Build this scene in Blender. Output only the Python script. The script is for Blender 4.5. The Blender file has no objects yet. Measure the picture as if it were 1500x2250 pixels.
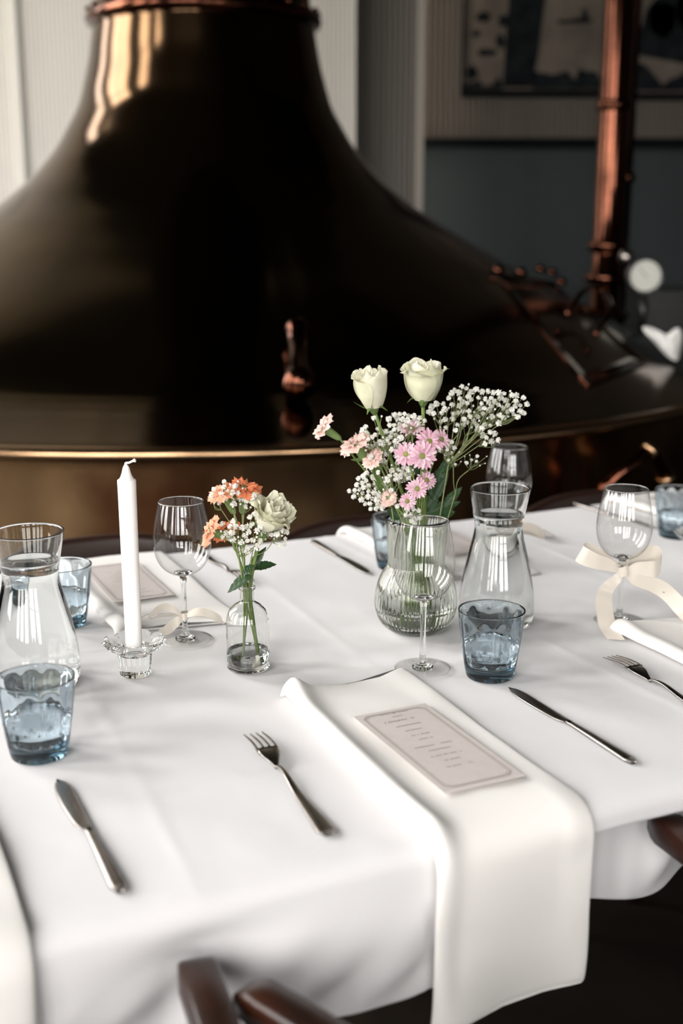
import bpy, math, random
import numpy as np
from mathutils import Vector, Matrix, noise
from math import sin, cos, pi, radians, sqrt, exp

# ------------------------------------------------------------------ camera
S = bpy.context.scene
CAMZ, FPX, PITCH = 1.30, 2600.0, radians(13.3)
cam_d = bpy.data.cameras.new('camera')
cam_d.sensor_fit = 'VERTICAL'
cam_d.sensor_height = 36.0
cam_d.lens = 36.0 * FPX / 2250.0
cam_d.clip_start = 0.05
cam_d.dof.use_dof = True
cam_d.dof.focus_distance = 1.50
cam_d.dof.aperture_fstop = 2.9
cam = bpy.data.objects.new('camera', cam_d)
S.collection.objects.link(cam)
cam.location = (0, 0, CAMZ)
cam.rotation_euler = (pi / 2 - PITCH, 0, 0)
S.camera = cam

# ------------------------------------------------------------------ world, exposure
W = bpy.data.worlds.new('daylight')
S.world = W
W.use_nodes = True
nt = W.node_tree
bg = nt.nodes['Background']
tc = nt.nodes.new('ShaderNodeTexCoord')
sp = nt.nodes.new('ShaderNodeSeparateXYZ')
cr = nt.nodes.new('ShaderNodeValToRGB')
cr.color_ramp.elements[0].position = 0.47
cr.color_ramp.elements[0].color = (0.24, 0.24, 0.17, 1)      # garden and ground outside
cr.color_ramp.elements[1].position = 0.56
cr.color_ramp.elements[1].color = (1.0, 0.975, 0.95, 1)       # overcast sky
mr = nt.nodes.new('ShaderNodeMapRange')
mr.inputs['From Min'].default_value = -1
nt.links.new(tc.outputs['Generated'], sp.inputs[0])
nt.links.new(sp.outputs['Z'], mr.inputs['Value'])
nt.links.new(mr.outputs[0], cr.inputs[0])
nt.links.new(cr.outputs[0], bg.inputs['Color'])
bg.inputs['Strength'].default_value = 15.2
S.view_settings.view_transform = 'Standard'
S.view_settings.look = 'None'
S.view_settings.exposure = 0.0
S.view_settings.gamma = 1.0
S.view_settings.use_curve_mapping = False
cy = S.cycles
cy.max_bounces = 14
cy.transmission_bounces = 14
cy.transparent_max_bounces = 16
cy.diffuse_bounces = 4
cy.glossy_bounces = 6
cy.sample_clamp_indirect = 6.0
cy.caustics_refractive = True
cy.caustics_reflective = False
cy.blur_glossy = 0.5
cy.use_denoising = True

# windows as portals for the daylight: (x, y, z, size_u, size_v, facing)
WIN_LEFT = [(-1.2, 0.2), (1.1, 2.2), (3.3, 5.1), (5.8, 6.5)]      # y ranges in the left wall
WIN_REAR = [(-4.2, -3.1), (-2.75, -1.75), (-1.4, -0.45), (0.2, 1.5), (1.9, 3.2)]   # x ranges behind the camera; the last two windows are added as fill light
WZ0, WZ1, WZ_FILL = 0.95, 5.3, 2.7


def wtop(axis, a0):
    return WZ_FILL if (axis == 'x' and a0 > 0) else WZ1  # added fill windows stop lower, so the kettle neck does not mirror them



XL, XR, YR, YB = -4.6, 4.6, -3.6, 6.8


def portal(name, loc, rot, sx, sy):
    l = bpy.data.lights.new(name, 'AREA')
    l.shape = 'RECTANGLE'
    l.size, l.size_y = sx, sy
    l.cycles.is_portal = True
    o = bpy.data.objects.new(name, l)
    S.collection.objects.link(o)
    o.location = loc
    o.rotation_euler = rot


for (a0, a1) in WIN_LEFT:
    portal('window_light', (XL + 0.01, (a0 + a1) / 2, (WZ0 + WZ1) / 2), (pi / 2, 0, -pi / 2), a1 - a0, WZ1 - WZ0)
for (a0, a1) in WIN_REAR:
    portal('window_light', ((a0 + a1) / 2, YR + 0.01, (WZ0 + wtop('x', a0)) / 2), (pi / 2, 0, 0), a1 - a0, wtop('x', a0) - WZ0)

# ------------------------------------------------------------------ helpers
TA = radians(25.0)        # the table stands at 25 degrees to the room
TZ = 0.75                 # height of the cloth
random.seed(7)


def T(a, b, z=0.0):
    """table coordinates (along, across, above the cloth) -> room."""
    return Vector((a * cos(TA) - b * sin(TA), a * sin(TA) + b * cos(TA), TZ + z))


def PT(px, py, y):
    """room point that lies at distance y and is seen at photo pixel (px, py)."""
    r = Vector((0, cos(PITCH), -sin(PITCH))) + Vector((1, 0, 0)) * ((px - 750) / FPX) - Vector((0, sin(PITCH), cos(PITCH))) * ((py - 1125) / FPX)
    return Vector((0, 0, CAMZ)) + r * (y / r.y)


def link(o, parent=None, kind=None):
    S.collection.objects.link(o)
    if parent is not None:
        o.parent = parent
    if kind:
        o['kind'] = kind
    return o


def mk(name, verts, faces, mat, parent=None, smooth=True, kind=None, loc=None, rot=None):
    me = bpy.data.meshes.new(name)
    me.from_pydata([tuple(v) for v in verts], [], faces)
    me.validate()
    if smooth:
        me.polygons.foreach_set('use_smooth', [True] * len(me.polygons))
    me.materials.append(mat)
    o = bpy.data.objects.new(name, me)
    if loc is not None:
        o.location = loc
    if rot is not None:
        o.rotation_euler = rot
    return link(o, parent, kind)


def tag(o, label, cat, group=None):
    o['label'] = label
    o['category'] = cat
    if group:
        o['group'] = group
    return o


def thing(name, label, cat, loc=(0, 0, 0), rotz=0.0, group=None):
    o = bpy.data.objects.new(name, None)
    o.empty_display_size = 0.05
    o.location = loc
    o.rotation_euler = (0, 0, rotz)
    link(o)
    return tag(o, label, cat, group)


class G:
    """collects geometry for one mesh."""
    def __init__(s):
        s.v = []
        s.f = []

    def add(s, v, f):
        n = len(s.v)
        s.v += [tuple(p) for p in v]
        s.f += [tuple(i + n for i in q) for q in f]
        return s

    def box(s, x0, x1, y0, y1, z0, z1, M=None):
        v = [Vector(p) for p in [(x0, y0, z0), (x1, y0, z0), (x1, y1, z0), (x0, y1, z0), (x0, y0, z1), (x1, y0, z1), (x1, y1, z1), (x0, y1, z1)]]
        if M:
            v = [M @ p for p in v]
        return s.add(v, [(0, 3, 2, 1), (4, 5, 6, 7), (0, 1, 5, 4), (1, 2, 6, 5), (2, 3, 7, 6), (3, 0, 4, 7)])

    def lathe(s, prof, n=48, mod=None, M=None, cap=True):
        """prof: list of (r, z). mod(theta, i) -> radius factor/offset tuple."""
        v = []
        for i, (r, z) in enumerate(prof):
            for k in range(n):
                t = 2 * pi * k / n
                rr, zz = (r, z) if mod is None else mod(t, i, r, z)
                p = Vector((rr * cos(t), rr * sin(t), zz))
                v.append(M @ p if M else p)
        f = []
        m = len(prof)
        for i in range(m - 1):
            for k in range(n):
                k2 = (k + 1) % n
                f.append((i * n + k, i * n + k2, (i + 1) * n + k2, (i + 1) * n + k))
        if cap:
            f.append(tuple(range(n - 1, -1, -1)))
            f.append(tuple((m - 1) * n + k for k in range(n)))
        return s.add(v, f)

    def tube(s, pts, rad, n=8, cap=True, flat=None):
        pts = [Vector(p) for p in pts]
        m = len(pts)
        if not hasattr(rad, '__len__'):
            rad = [rad] * m
        v = []
        up = Vector((0.13, 0.21, 0.97)).normalized()
        pu = None
        for i, p in enumerate(pts):
            d = (pts[min(i + 1, m - 1)] - pts[max(i - 1, 0)])
            d = d.normalized() if d.length > 1e-9 else Vector((0, 0, 1))
            if pu is None:
                pu = d.cross(up)
                if pu.length < 1e-3:
                    pu = d.cross(Vector((1, 0, 0)))
            pu = (pu - d * pu.dot(d)).normalized()
            w = d.cross(pu)
            for k in range(n):
                t = 2 * pi * k / n
                v.append(p + (pu * cos(t) + w * sin(t) * (flat or 1)) * rad[i])
        f = []
        for i in range(m - 1):
            for k in range(n):
                k2 = (k + 1) % n
                f.append((i * n + k, i * n + k2, (i + 1) * n + k2, (i + 1) * n + k))
        if cap:
            f.append(tuple(range(n - 1, -1, -1)))
            f.append(tuple((m - 1) * n + k for k in range(n)))
        return s.add(v, f)

    def mk(s, name, mat, parent=None, smooth=True, kind=None, loc=None, rot=None):
        return mk(name, s.v, s.f, mat, parent, smooth, kind, loc, rot)


def bez(pts, n=16):
    """Catmull-Rom through pts."""
    pts = [Vector(p) for p in pts]
    P = [pts[0] * 2 - pts[1]] + pts + [pts[-1] * 2 - pts[-2]]
    out = []
    for i in range(1, len(P) - 2):
        for k in range(n):
            t = k / n
            a, b, c, d = P[i - 1], P[i], P[i + 1], P[i + 2]
            out.append(0.5 * ((2 * b) + (c - a) * t + (2 * a - 5 * b + 4 * c - d) * t * t + (3 * b - a - 3 * c + d) * t ** 3))
    out.append(pts[-1])
    return out


def grid_faces(nu, nv, closed_u=False):
    f = []
    for j in range(nv - 1):
        for i in range(nu if closed_u else nu - 1):
            i2 = (i + 1) % nu
            f.append((j * nu + i, j * nu + i2, (j + 1) * nu + i2, (j + 1) * nu + i))
    return f


def smooth01(x):
    x = max(0.0, min(1.0, x))
    return x * x * (3 - 2 * x)


# ------------------------------------------------------------------ materials
def mat(name, col, rough=0.5, metal=0.0, **kw):
    m = bpy.data.materials.new(name)
    m.use_nodes = True
    n = m.node_tree
    p = n.nodes['Principled BSDF']
    p.inputs['Base Color'].default_value = (*col, 1)
    p.inputs['Roughness'].default_value = rough
    p.inputs['Metallic'].default_value = metal
    for k, v in kw.items():
        if k in ('bump', 'vary', 'scale'):
            continue
        p.inputs[k].default_value = v
    tcn = n.nodes.new('ShaderNodeTexCoord')
    ns = n.nodes.new('ShaderNodeTexNoise')
    ns.inputs['Scale'].default_value = kw.get('scale', 40.0)
    ns.inputs['Detail'].default_value = 4
    n.links.new(tcn.outputs['Object'], ns.inputs['Vector'])
    if kw.get('vary'):
        hi, lo = kw['vary']
        r = n.nodes.new('ShaderNodeValToRGB')
        r.color_ramp.elements[0].position = 0.35
        r.color_ramp.elements[1].position = 0.65
        r.color_ramp.elements[0].color = (*lo, 1)
        r.color_ramp.elements[1].color = (*hi, 1)
        n.links.new(ns.outputs['Fac'], r.inputs[0])
        n.links.new(r.outputs[0], p.inputs['Base Color'])
    if kw.get('bump'):
        b = n.nodes.new('ShaderNodeBump')
        b.inputs['Strength'].default_value = kw['bump']
        b.inputs['Distance'].default_value = 0.002
        n.links.new(ns.outputs['Fac'], b.inputs['Height'])
        n.links.new(b.outputs[0], p.inputs['Normal'])
    return m


def cloth_mat(name, col, weave=900, sheen=0.2):
    m = mat(name, col, 0.9)
    n = m.node_tree
    p = n.nodes['Principled BSDF']
    p.inputs['Sheen Weight'].default_value = sheen
    tcn = n.nodes['Texture Coordinate']
    a = n.nodes.new('ShaderNodeTexWave')
    a.inputs['Scale'].default_value = weave
    c = n.nodes.new('ShaderNodeTexWave')
    c.inputs['Scale'].default_value = weave
    c.bands_direction = 'Y'
    mx = n.nodes.new('ShaderNodeMath')
    mx.operation = 'ADD'
    for w in (a, c):
        n.links.new(tcn.outputs['Object'], w.inputs['Vector'])
    n.links.new(a.outputs['Fac'], mx.inputs[0])
    n.links.new(c.outputs['Fac'], mx.inputs[1])
    b = n.nodes.new('ShaderNodeBump')
    b.inputs['Strength'].default_value = 0.12
    b.inputs['Distance'].default_value = 0.0004
    n.links.new(mx.outputs[0], b.inputs['Height'])
    n.links.new(b.outputs[0], p.inputs['Normal'])
    return m


def glass_mat(name, col=(1, 1, 1), ior=1.47, rough=0.0, absorb=None, dens=0.0):
    m = bpy.data.materials.new(name)
    m.use_nodes = True
    n = m.node_tree
    n.nodes.remove(n.nodes['Principled BSDF'])
    out = n.nodes['Material Output']
    g = n.nodes.new('ShaderNodeBsdfGlass')
    g.inputs['Color'].default_value = (*col, 1)
    g.inputs['IOR'].default_value = ior
    g.inputs['Roughness'].default_value = rough
    n.links.new(g.outputs[0], out.inputs['Surface'])
    if absorb:
        v = n.nodes.new('ShaderNodeVolumeAbsorption')
        v.inputs['Color'].default_value = (*absorb, 1)
        v.inputs['Density'].default_value = dens
        n.links.new(v.outputs[0], out.inputs['Volume'])
    return m


def leaf_mat(name, col, trans=0.35, rough=0.5):
    m = bpy.data.materials.new(name)
    m.use_nodes = True
    n = m.node_tree
    p = n.nodes['Principled BSDF']
    p.inputs['Base Color'].default_value = (*col, 1)
    p.inputs['Roughness'].default_value = rough
    p.inputs['Specular IOR Level'].default_value = 0.25
    t = n.nodes.new('ShaderNodeBsdfTranslucent')
    t.inputs['Color'].default_value = (*[min(1, c * 1.1) for c in col], 1)
    mx = n.nodes.new('ShaderNodeMixShader')
    mx.inputs[0].default_value = trans
    n.links.new(p.outputs[0], mx.inputs[1])
    n.links.new(t.outputs[0], mx.inputs[2])
    n.links.new(mx.outputs[0], n.nodes['Material Output'].inputs['Surface'])
    tcn = n.nodes.new('ShaderNodeTexCoord')
    ns = n.nodes.new('ShaderNodeTexNoise')
    ns.inputs['Scale'].default_value = 60
    n.links.new(tcn.outputs['Object'], ns.inputs['Vector'])
    r = n.nodes.new('ShaderNodeValToRGB')
    r.color_ramp.elements[0].position = 0.3
    r.color_ramp.elements[1].position = 0.7
    r.color_ramp.elements[0].color = (*[c * 0.82 for c in col], 1)
    r.color_ramp.elements[1].color = (*[min(1, c * 1.08) for c in col], 1)
    n.links.new(ns.outputs['Fac'], r.inputs[0])
    n.links.new(r.outputs[0], p.inputs['Base Color'])
    return m


M_CLOTH = cloth_mat('white_linen', (0.73, 0.715, 0.72))
M_NAPKIN = cloth_mat('white_napkin', (0.84, 0.815, 0.78))
M_GLASS = glass_mat('clear_glass', (0.985, 0.99, 0.985))
M_GLASSV = glass_mat('vase_glass', (0.98, 0.988, 0.965), rough=0.0)
M_THIN = bpy.data.materials.new('thin_clear_glass')       # walls too thin to bend light: clear with a Fresnel sheen
M_THIN.use_nodes = True
_n = M_THIN.node_tree
_n.nodes.remove(_n.nodes['Principled BSDF'])
_l = _n.nodes.new('ShaderNodeLayerWeight')
_l.inputs['Blend'].default_value = 0.5
_p = _n.nodes.new('ShaderNodeMath')
_p.operation = 'POWER'
_p.inputs[1].default_value = 4.2
_f = _n.nodes.new('ShaderNodeMath')
_f.operation = 'MULTIPLY_ADD'
_f.inputs[1].default_value = 0.70
_f.inputs[2].default_value = 0.08
_n.links.new(_l.outputs['Facing'], _p.inputs[0])
_n.links.new(_p.outputs[0], _f.inputs[0])
_t = _n.nodes.new('ShaderNodeBsdfTransparent')
_t.inputs['Color'].default_value = (0.975, 0.975, 0.97, 1)
_g = _n.nodes.new('ShaderNodeBsdfGlossy')
_g.inputs['Roughness'].default_value = 0.01
_m = _n.nodes.new('ShaderNodeMixShader')
_c = _n.nodes.new('ShaderNodeMix')
_c.data_type = 'RGBA'
_c.inputs[6].default_value = (0.97, 0.97, 0.965, 1)
_c.inputs[7].default_value = (0.55, 0.54, 0.53, 1)
_n.links.new(_p.outputs[0], _c.inputs[0])
_n.links.new(_c.outputs[2], _t.inputs['Color'])
_n.links.new(_f.outputs[0], _m.inputs[0])
_n.links.new(_t.outputs[0], _m.inputs[1])
_n.links.new(_g.outputs[0], _m.inputs[2])
_n.links.new(_m.outputs[0], _n.nodes['Material Output'].inputs['Surface'])
M_WATER = glass_mat('water', (0.985, 0.992, 0.995), 1.33)
M_BLUE = glass_mat('blue_glass', (0.93, 0.96, 0.98), 1.47, absorb=(0.32, 0.445, 0.495), dens=68)
M_STEEL = mat('dull_steel', (0.34, 0.31, 0.29), 0.26, 1.0, bump=0.05, scale=200)
M_WAX = mat('white_wax', (0.86, 0.84, 0.82), 0.55, 0, **{'Subsurface Weight': 0.25, 'Subsurface Scale': 0.01})
M_WICK = mat('cotton_wick', (0.8, 0.77, 0.73), 0.9)
M_CARD = mat('pale_pink_card', (0.60, 0.545, 0.52), 0.7, vary=((0.61, 0.555, 0.53), (0.585, 0.53, 0.505)), scale=60)
M_INK = mat('grey_ink', (0.30, 0.28, 0.26), 0.8)
M_INKL = mat('light_grey_ink', (0.36, 0.33, 0.30), 0.8)
M_BLACK = mat('black_ink', (0.02, 0.02, 0.02), 0.7)
M_RIBBON = mat('cream_satin', (0.56, 0.51, 0.445), 0.38, 0, **{'Sheen Weight': 0.5, 'Anisotropic': 0.6, 'Specular IOR Level': 0.6})
M_WOOD = mat('dark_red_wood', (0.04, 0.012, 0.006), 0.3, vary=((0.038, 0.011, 0.005), (0.014, 0.005, 0.003)), scale=14)
M_WOODD = mat('near_black_wood', (0.022, 0.009, 0.006), 0.4)
M_SEAT = mat('black_leather', (0.006, 0.006, 0.007), 0.6)
M_TABLEWOOD = mat('dark_table_wood', (0.03, 0.015, 0.008), 0.5)
M_COPPER = mat('aged_copper', (0.40, 0.22, 0.12), 0.13, 1.0, vary=((0.13, 0.08, 0.042), (0.075, 0.043, 0.024)), scale=2.2, bump=0.12)
M_BRASS = mat('polished_copper_rim', (0.45, 0.28, 0.16), 0.22, 1.0)
M_PIPE = mat('bright_copper', (0.55, 0.24, 0.14), 0.15, 1.0, vary=((0.15, 0.058, 0.034), (0.06, 0.022, 0.014)), scale=5)
M_BODY = mat('kettle_body_copper', (0.55, 0.30, 0.14), 0.2, 1.0, vary=((0.80, 0.52, 0.26), (0.24, 0.10, 0.045)), scale=2.2, bump=0.3)
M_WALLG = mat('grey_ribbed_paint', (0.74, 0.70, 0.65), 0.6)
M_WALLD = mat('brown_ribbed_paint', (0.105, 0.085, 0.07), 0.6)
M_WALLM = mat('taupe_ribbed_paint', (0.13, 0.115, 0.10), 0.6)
M_TRIM = mat('pale_trim_paint', (0.7, 0.66, 0.61), 0.5)
M_TRIMD = mat('taupe_trim_paint', (0.26, 0.23, 0.20), 0.6)
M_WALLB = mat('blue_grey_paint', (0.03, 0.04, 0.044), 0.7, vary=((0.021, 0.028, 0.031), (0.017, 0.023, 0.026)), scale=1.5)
M_DARK = mat('dark_plaster', (0.012, 0.011, 0.010), 0.8)
M_RAIL = mat('black_rail_paint', (0.005, 0.006, 0.007), 0.9, **{'Specular IOR Level': 0.05})
M_FLOOR = mat('dark_floor_boards', (0.01, 0.007, 0.005), 0.5, vary=((0.012, 0.009, 0.006), (0.007, 0.005, 0.004)), scale=6)
M_WFRAME = mat('window_frame_paint', (0.35, 0.34, 0.32), 0.5)
M_PRINT = mat('sepia_print', (0.16, 0.135, 0.11), 0.8, vary=((0.15, 0.12, 0.095), (0.09, 0.07, 0.06)), scale=5)
M_PRINTD = mat('dark_print_ink', (0.016, 0.018, 0.022), 0.95, **{'Specular IOR Level': 0.05}, vary=((0.016, 0.018, 0.020), (0.006, 0.007, 0.009)), scale=9)
M_DIAL = mat('white_dial', (0.62, 0.62, 0.56), 0.5)
M_CASE = mat('black_case', (0.012, 0.012, 0.012), 0.3)
M_GREEN = leaf_mat('stem_green', (0.16, 0.235, 0.065), 0.15)
M_SEPAL = leaf_mat('sepal_green', (0.11, 0.175, 0.05), 0.2)
M_CALYX = leaf_mat('calyx_green', (0.17, 0.255, 0.09), 0.15)
M_LEAF = leaf_mat('dark_leaf', (0.025, 0.06, 0.02), 0.2, 0.4)
M_LEAFL = leaf_mat('mid_leaf', (0.09, 0.14, 0.04), 0.25, 0.4)
M_ROSE = leaf_mat('cream_petal', (0.76, 0.735, 0.60), 0.3)
M_ROSEG = leaf_mat('greenish_petal', (0.70, 0.70, 0.52), 0.3)
M_PINK = leaf_mat('pale_pink_petal', (0.84, 0.62, 0.56), 0.35)
M_ORANGE = leaf_mat('orange_petal', (0.80, 0.27, 0.13), 0.3)
M_SALMON = leaf_mat('salmon_petal', (0.82, 0.42, 0.27), 0.3)
M_LILAC = leaf_mat('lilac_pink_petal', (0.74, 0.46, 0.56), 0.3)
M_LILACL = leaf_mat('light_lilac_petal', (0.82, 0.62, 0.68), 0.3)
M_DISC = leaf_mat('olive_disc', (0.22, 0.24, 0.06), 0.1)
M_GYP = leaf_mat('white_floret', (0.84, 0.83, 0.78), 0.25)
M_TWIG = leaf_mat('pale_twig', (0.20, 0.235, 0.10), 0.1)

# ================================================================== THE SETTING
G().box(XL - .3, XR + .3, YR - .3, 8.4, -.05, 0).mk('floor', M_FLOOR, smooth=False, kind='structure')
G().box(XL - .3, XR + .3, YR - .3, 8.4, 5.8, 5.9).mk('ceiling', M_DARK, smooth=False, kind='structure')
G().box(XR, XR + .2, YR - .3, 8.4, 0, 5.8).mk('wall_right', M_DARK, smooth=False, kind='structure')


def wall_with_windows(name, lo, hi, wins, fixed0, fixed1, axis, mat_):
    g = G()
    cuts = [lo] + [c for w in wins for c in w] + [hi]
    for i in range(0, len(cuts) - 1):
        a0, a1 = cuts[i], cuts[i + 1]
        spans = [(0, 5.8)] if i % 2 == 0 else [(0, WZ0), (wtop(axis, a0), 5.8)]
        for z0, z1 in spans:
            if axis == 'y':
                g.box(fixed0, fixed1, a0, a1, z0, z1)
            else:
                g.box(a0, a1, fixed0, fixed1, z0, z1)
    return g.mk(name, mat_, smooth=False, kind='structure')


wall_with_windows('wall_left', YR - .3, 8.4, WIN_LEFT, XL - .3, XL, 'y', M_DARK)
wall_with_windows('wall_rear', XL, XR, WIN_REAR, YR - .3, YR, 'x', M_DARK)
wn = 0
for axis, wins in (('y', WIN_LEFT), ('x', WIN_REAR)):
    for (a0, a1) in wins:
        wn += 1
        g = G()
        bars = []
        t = .05
        am = (a0 + a1) / 2
        zt_ = wtop(axis, a0)
        for (u0, u1, z0, z1) in [(a0, a0 + t, WZ0, zt_), (a1 - t, a1, WZ0, zt_), (am - t / 2, am + t / 2, WZ0, zt_),
                                 (a0, a1, WZ0, WZ0 + t), (a0, a1, zt_ - t, zt_), (a0, a1, zt_ - .85, zt_ - .85 + t)]:
            if axis == 'y':
                g.box(XL - .16, XL - .10, u0, u1, z0, z1)
            else:
                g.box(u0, u1, YR - .16, YR - .10, z0, z1)
        g.mk('window_%d' % wn, M_WFRAME, smooth=False, kind='structure')  # frames, including those of the added fill windows at rear right


def ribbed(name, x0, x1, y, z0, z1, pitch, depth, mat_, thick=0.12):
    n = max(2, int(round((x1 - x0) / pitch)))
    v, f = [], []
    prof = []
    for i in range(n):
        xa = x0 + (x1 - x0) * i / n
        w = (x1 - x0) / n
        prof += [(xa, y + depth), (xa + .25 * w, y + depth), (xa + .4 * w, y), (xa + .85 * w, y)]
    prof.append((x1, y + depth))
    prof += [(x1, y + thick), (x0, y + thick)]
    m = len(prof)
    for z in (z0, z1):
        v += [(p[0], p[1], z) for p in prof]
    for i in range(m):
        j = (i + 1) % m
        f.append((i, j, m + j, m + i))
    return mk(name, v, f, mat_, None, False, 'structure')


YW = 6.8
xc0 = PT(700, 200, YW).x
xc1 = PT(782, 200, YW).x
xc2 = PT(790, 200, YW + .1).x
xc3 = PT(914, 200, YW + .1).x
xc4 = PT(930, 200, YW + .1).x
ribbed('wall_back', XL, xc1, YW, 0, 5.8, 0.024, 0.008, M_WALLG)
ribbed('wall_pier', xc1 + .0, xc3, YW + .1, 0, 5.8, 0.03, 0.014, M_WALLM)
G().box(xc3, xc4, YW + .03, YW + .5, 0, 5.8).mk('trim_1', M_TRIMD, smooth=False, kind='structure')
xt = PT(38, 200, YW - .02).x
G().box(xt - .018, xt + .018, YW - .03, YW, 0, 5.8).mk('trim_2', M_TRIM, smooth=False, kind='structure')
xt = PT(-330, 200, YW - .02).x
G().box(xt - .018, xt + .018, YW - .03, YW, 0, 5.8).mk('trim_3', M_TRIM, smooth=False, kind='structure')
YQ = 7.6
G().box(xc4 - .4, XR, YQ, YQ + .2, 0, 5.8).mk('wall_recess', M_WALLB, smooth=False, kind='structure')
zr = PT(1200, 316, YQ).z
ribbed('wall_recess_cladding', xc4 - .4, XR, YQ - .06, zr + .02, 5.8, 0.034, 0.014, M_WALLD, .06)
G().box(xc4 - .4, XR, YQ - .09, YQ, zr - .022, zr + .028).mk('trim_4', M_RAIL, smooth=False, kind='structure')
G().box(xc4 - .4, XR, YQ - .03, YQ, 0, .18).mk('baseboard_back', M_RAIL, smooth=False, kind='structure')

# ---- framed prints on the recess wall
def framed_print(label, px0, px1, pyb, marks):
    a = PT(px0, pyb, YQ - .1)
    b = PT(px1, pyb, YQ - .1)
    zb, zt = a.z, a.z + 1.1
    w = b.x - a.x
    t = thing('framed_print', label, 'picture', ((a.x + b.x) / 2, YQ - .062, zb))
    g = G()
    fw = .035
    h = zt - zb
    g.box(-w / 2, w / 2, -.03, 0, -.04, 0)
    g.box(-w / 2, w / 2, -.03, 0, h, h + fw)
    g.box(-w / 2 - fw * .4, -w / 2, -.03, 0, -.04, h + fw)
    g.box(w / 2, w / 2 + fw * .4, -.03, 0, -.04, h + fw)
    g.mk('frame', M_RAIL, t, False)
    G().box(-w / 2, w / 2, -.012, 0, 0, h).mk('print', M_PRINT, t, False)
    g = G()
    for poly in marks:
        n = len(poly)
        pts = []
        for (px, py) in poly:
            q = PT(px, py, YQ - .077)
            pts.append(Vector((q.x - t.location.x, -.0145, q.z - zb)))
        back = [p + Vector((0, .0025, 0)) for p in pts]
        g.add(pts + back, [tuple(range(n)), tuple(range(2 * n - 1, n - 1, -1))] + [(i, (i + 1) % n, n + (i + 1) % n, n + i) for i in range(n)])
    g.mk('printed_shapes', M_PRINTD, t, False)
    return t


random.seed(3)


def skyline(x0, x1, yb, hmin, hmax, step=16):
    pts = [(x0, yb)]
    x = x0
    while x < x1:
        pts.append((x, yb - random.uniform(hmin, hmax)))
        x += random.uniform(step * .6, step * 1.4)
    pts += [(x1, yb - hmin), (x1, yb)]
    return pts


def blob(cx, cy, rx, ry, n=9):
    return [(cx + rx * cos(2 * pi * k / n) * random.uniform(.7, 1.2), cy + ry * sin(2 * pi * k / n) * random.uniform(.7, 1.2)) for k in range(n)]


m1 = [[(1104, 192), (1166, 192), (1182, 120), (1192, 40), (1206, -60), (1222, -220), (1140, -220), (1124, -60), (1112, 60)],
      skyline(1018, 1104, 196, 6, 30), skyline(1168, 1325, 196, 8, 52),
      blob(1062, 38, 16, 14), blob(1108, 45, 12, 16), blob(1100, 92, 12, 16), blob(1046, 74, 10, 8), blob(1068, 115, 22, 10),
      blob(1036, 160, 14, 18), blob(1275, 45, 26, 8), blob(1285, 30, 8, 12), blob(1240, 48, 20, 5), blob(1088, -40, 30, 20), blob(1270, -60, 40, 30)]
framed_print('framed sepia print with a dark leaning trunk, left of the tall copper pipe', 1018, 1328, 197, m1)
m2 = [skyline(1386, 1580, 200, 10, 70, 22), [(1392, 120), (1420, 20), (1470, -40), (1560, -60), (1600, 120), (1560, 150), (1450, 130)],
      blob(1455, 40, 40, 45), blob(1530, 20, 50, 60)]
framed_print('framed dark print on the cladding right of the tall copper pipe, cut by the frame', 1380, 1620, 203, m2)

# ================================================================== COPPER BREW KETTLE
KX, KY = -0.505, 4.655
kz = [-.487, -.46, -.43, -.40, -.3, -.2, -.1, 0., .1, .2, .3, .45, .6, .8]
kr = [1.955, 1.86, 1.765, 1.68, 1.50, 1.305, 1.105, .925, .765, .644, .556, .468, .427, .393]
zf = np.concatenate([np.linspace(kz[0], -.40, 24), np.linspace(-.395, kz[-1], 66)])


def krad(z):
    """smoothed dome radius at height z (relative to the camera)."""
    s = 0
    k = min(1.0, .1 + (z - kz[0]) / .05)
    for d in (-.03 * k, -.015 * k, 0, .015 * k, .03 * k):
        s += float(np.interp(z + d, kz, kr))
    return s / 5


kettle = thing('brew_kettle', 'huge dark copper brewing kettle with a flared bell-shaped dome behind the table', 'kettle', (KX, KY, 0))
prof = [(krad(z), z + CAMZ) for z in zf]
G().lathe(prof, 160, cap=False).mk('dome', M_COPPER, kettle)
zk = CAMZ - .487
g = G()
g.lathe([(1.93, zk - .03), (1.955, zk - .034), (1.972, zk - .026), (1.978, zk - .014), (1.972, zk - .003), (1.955, zk + .003), (1.93, zk)], 160, cap=False)
g.mk('rim', M_BRASS, kettle)
G().lathe([(1.90, 0.0), (1.92, .02), (1.92, .3), (1.915, zk - .06), (1.93, zk - .02)], 160, cap=False).mk('body', M_BODY, kettle)
G().lathe([(1.94, 0.0), (1.94, .09), (1.90, .1)], 120, cap=False).mk('plinth', M_DARK, kettle)
zc = PT(465, 14, KY - .39).z
rc = krad(zc - CAMZ)
G().lathe([(rc, zc - .012), (rc + .022, zc - .006), (rc + .03, zc + .012), (rc + .022, zc + .032), (rc, zc + .04)], 96, cap=False).mk('collar', M_PIPE, kettle)
g = G()
for k in range(26):
    t = 2 * pi * (k + .2) / 26
    g.lathe([(.013, 0), (.012, .012), (.006, .016)], 6, M=Matrix.Translation((cos(t) * (rc + .015), sin(t) * (rc + .015), zc + .034)))
ck = g.mk('collar_bolts', M_PIPE, kettle, kind='stuff')
G().lathe([(rc - .01, zc + .03), (rc - .03, zc + .3), (rc - .05, 5.78)], 96, cap=False).mk('neck_pipe', M_COPPER, kettle)


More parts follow.
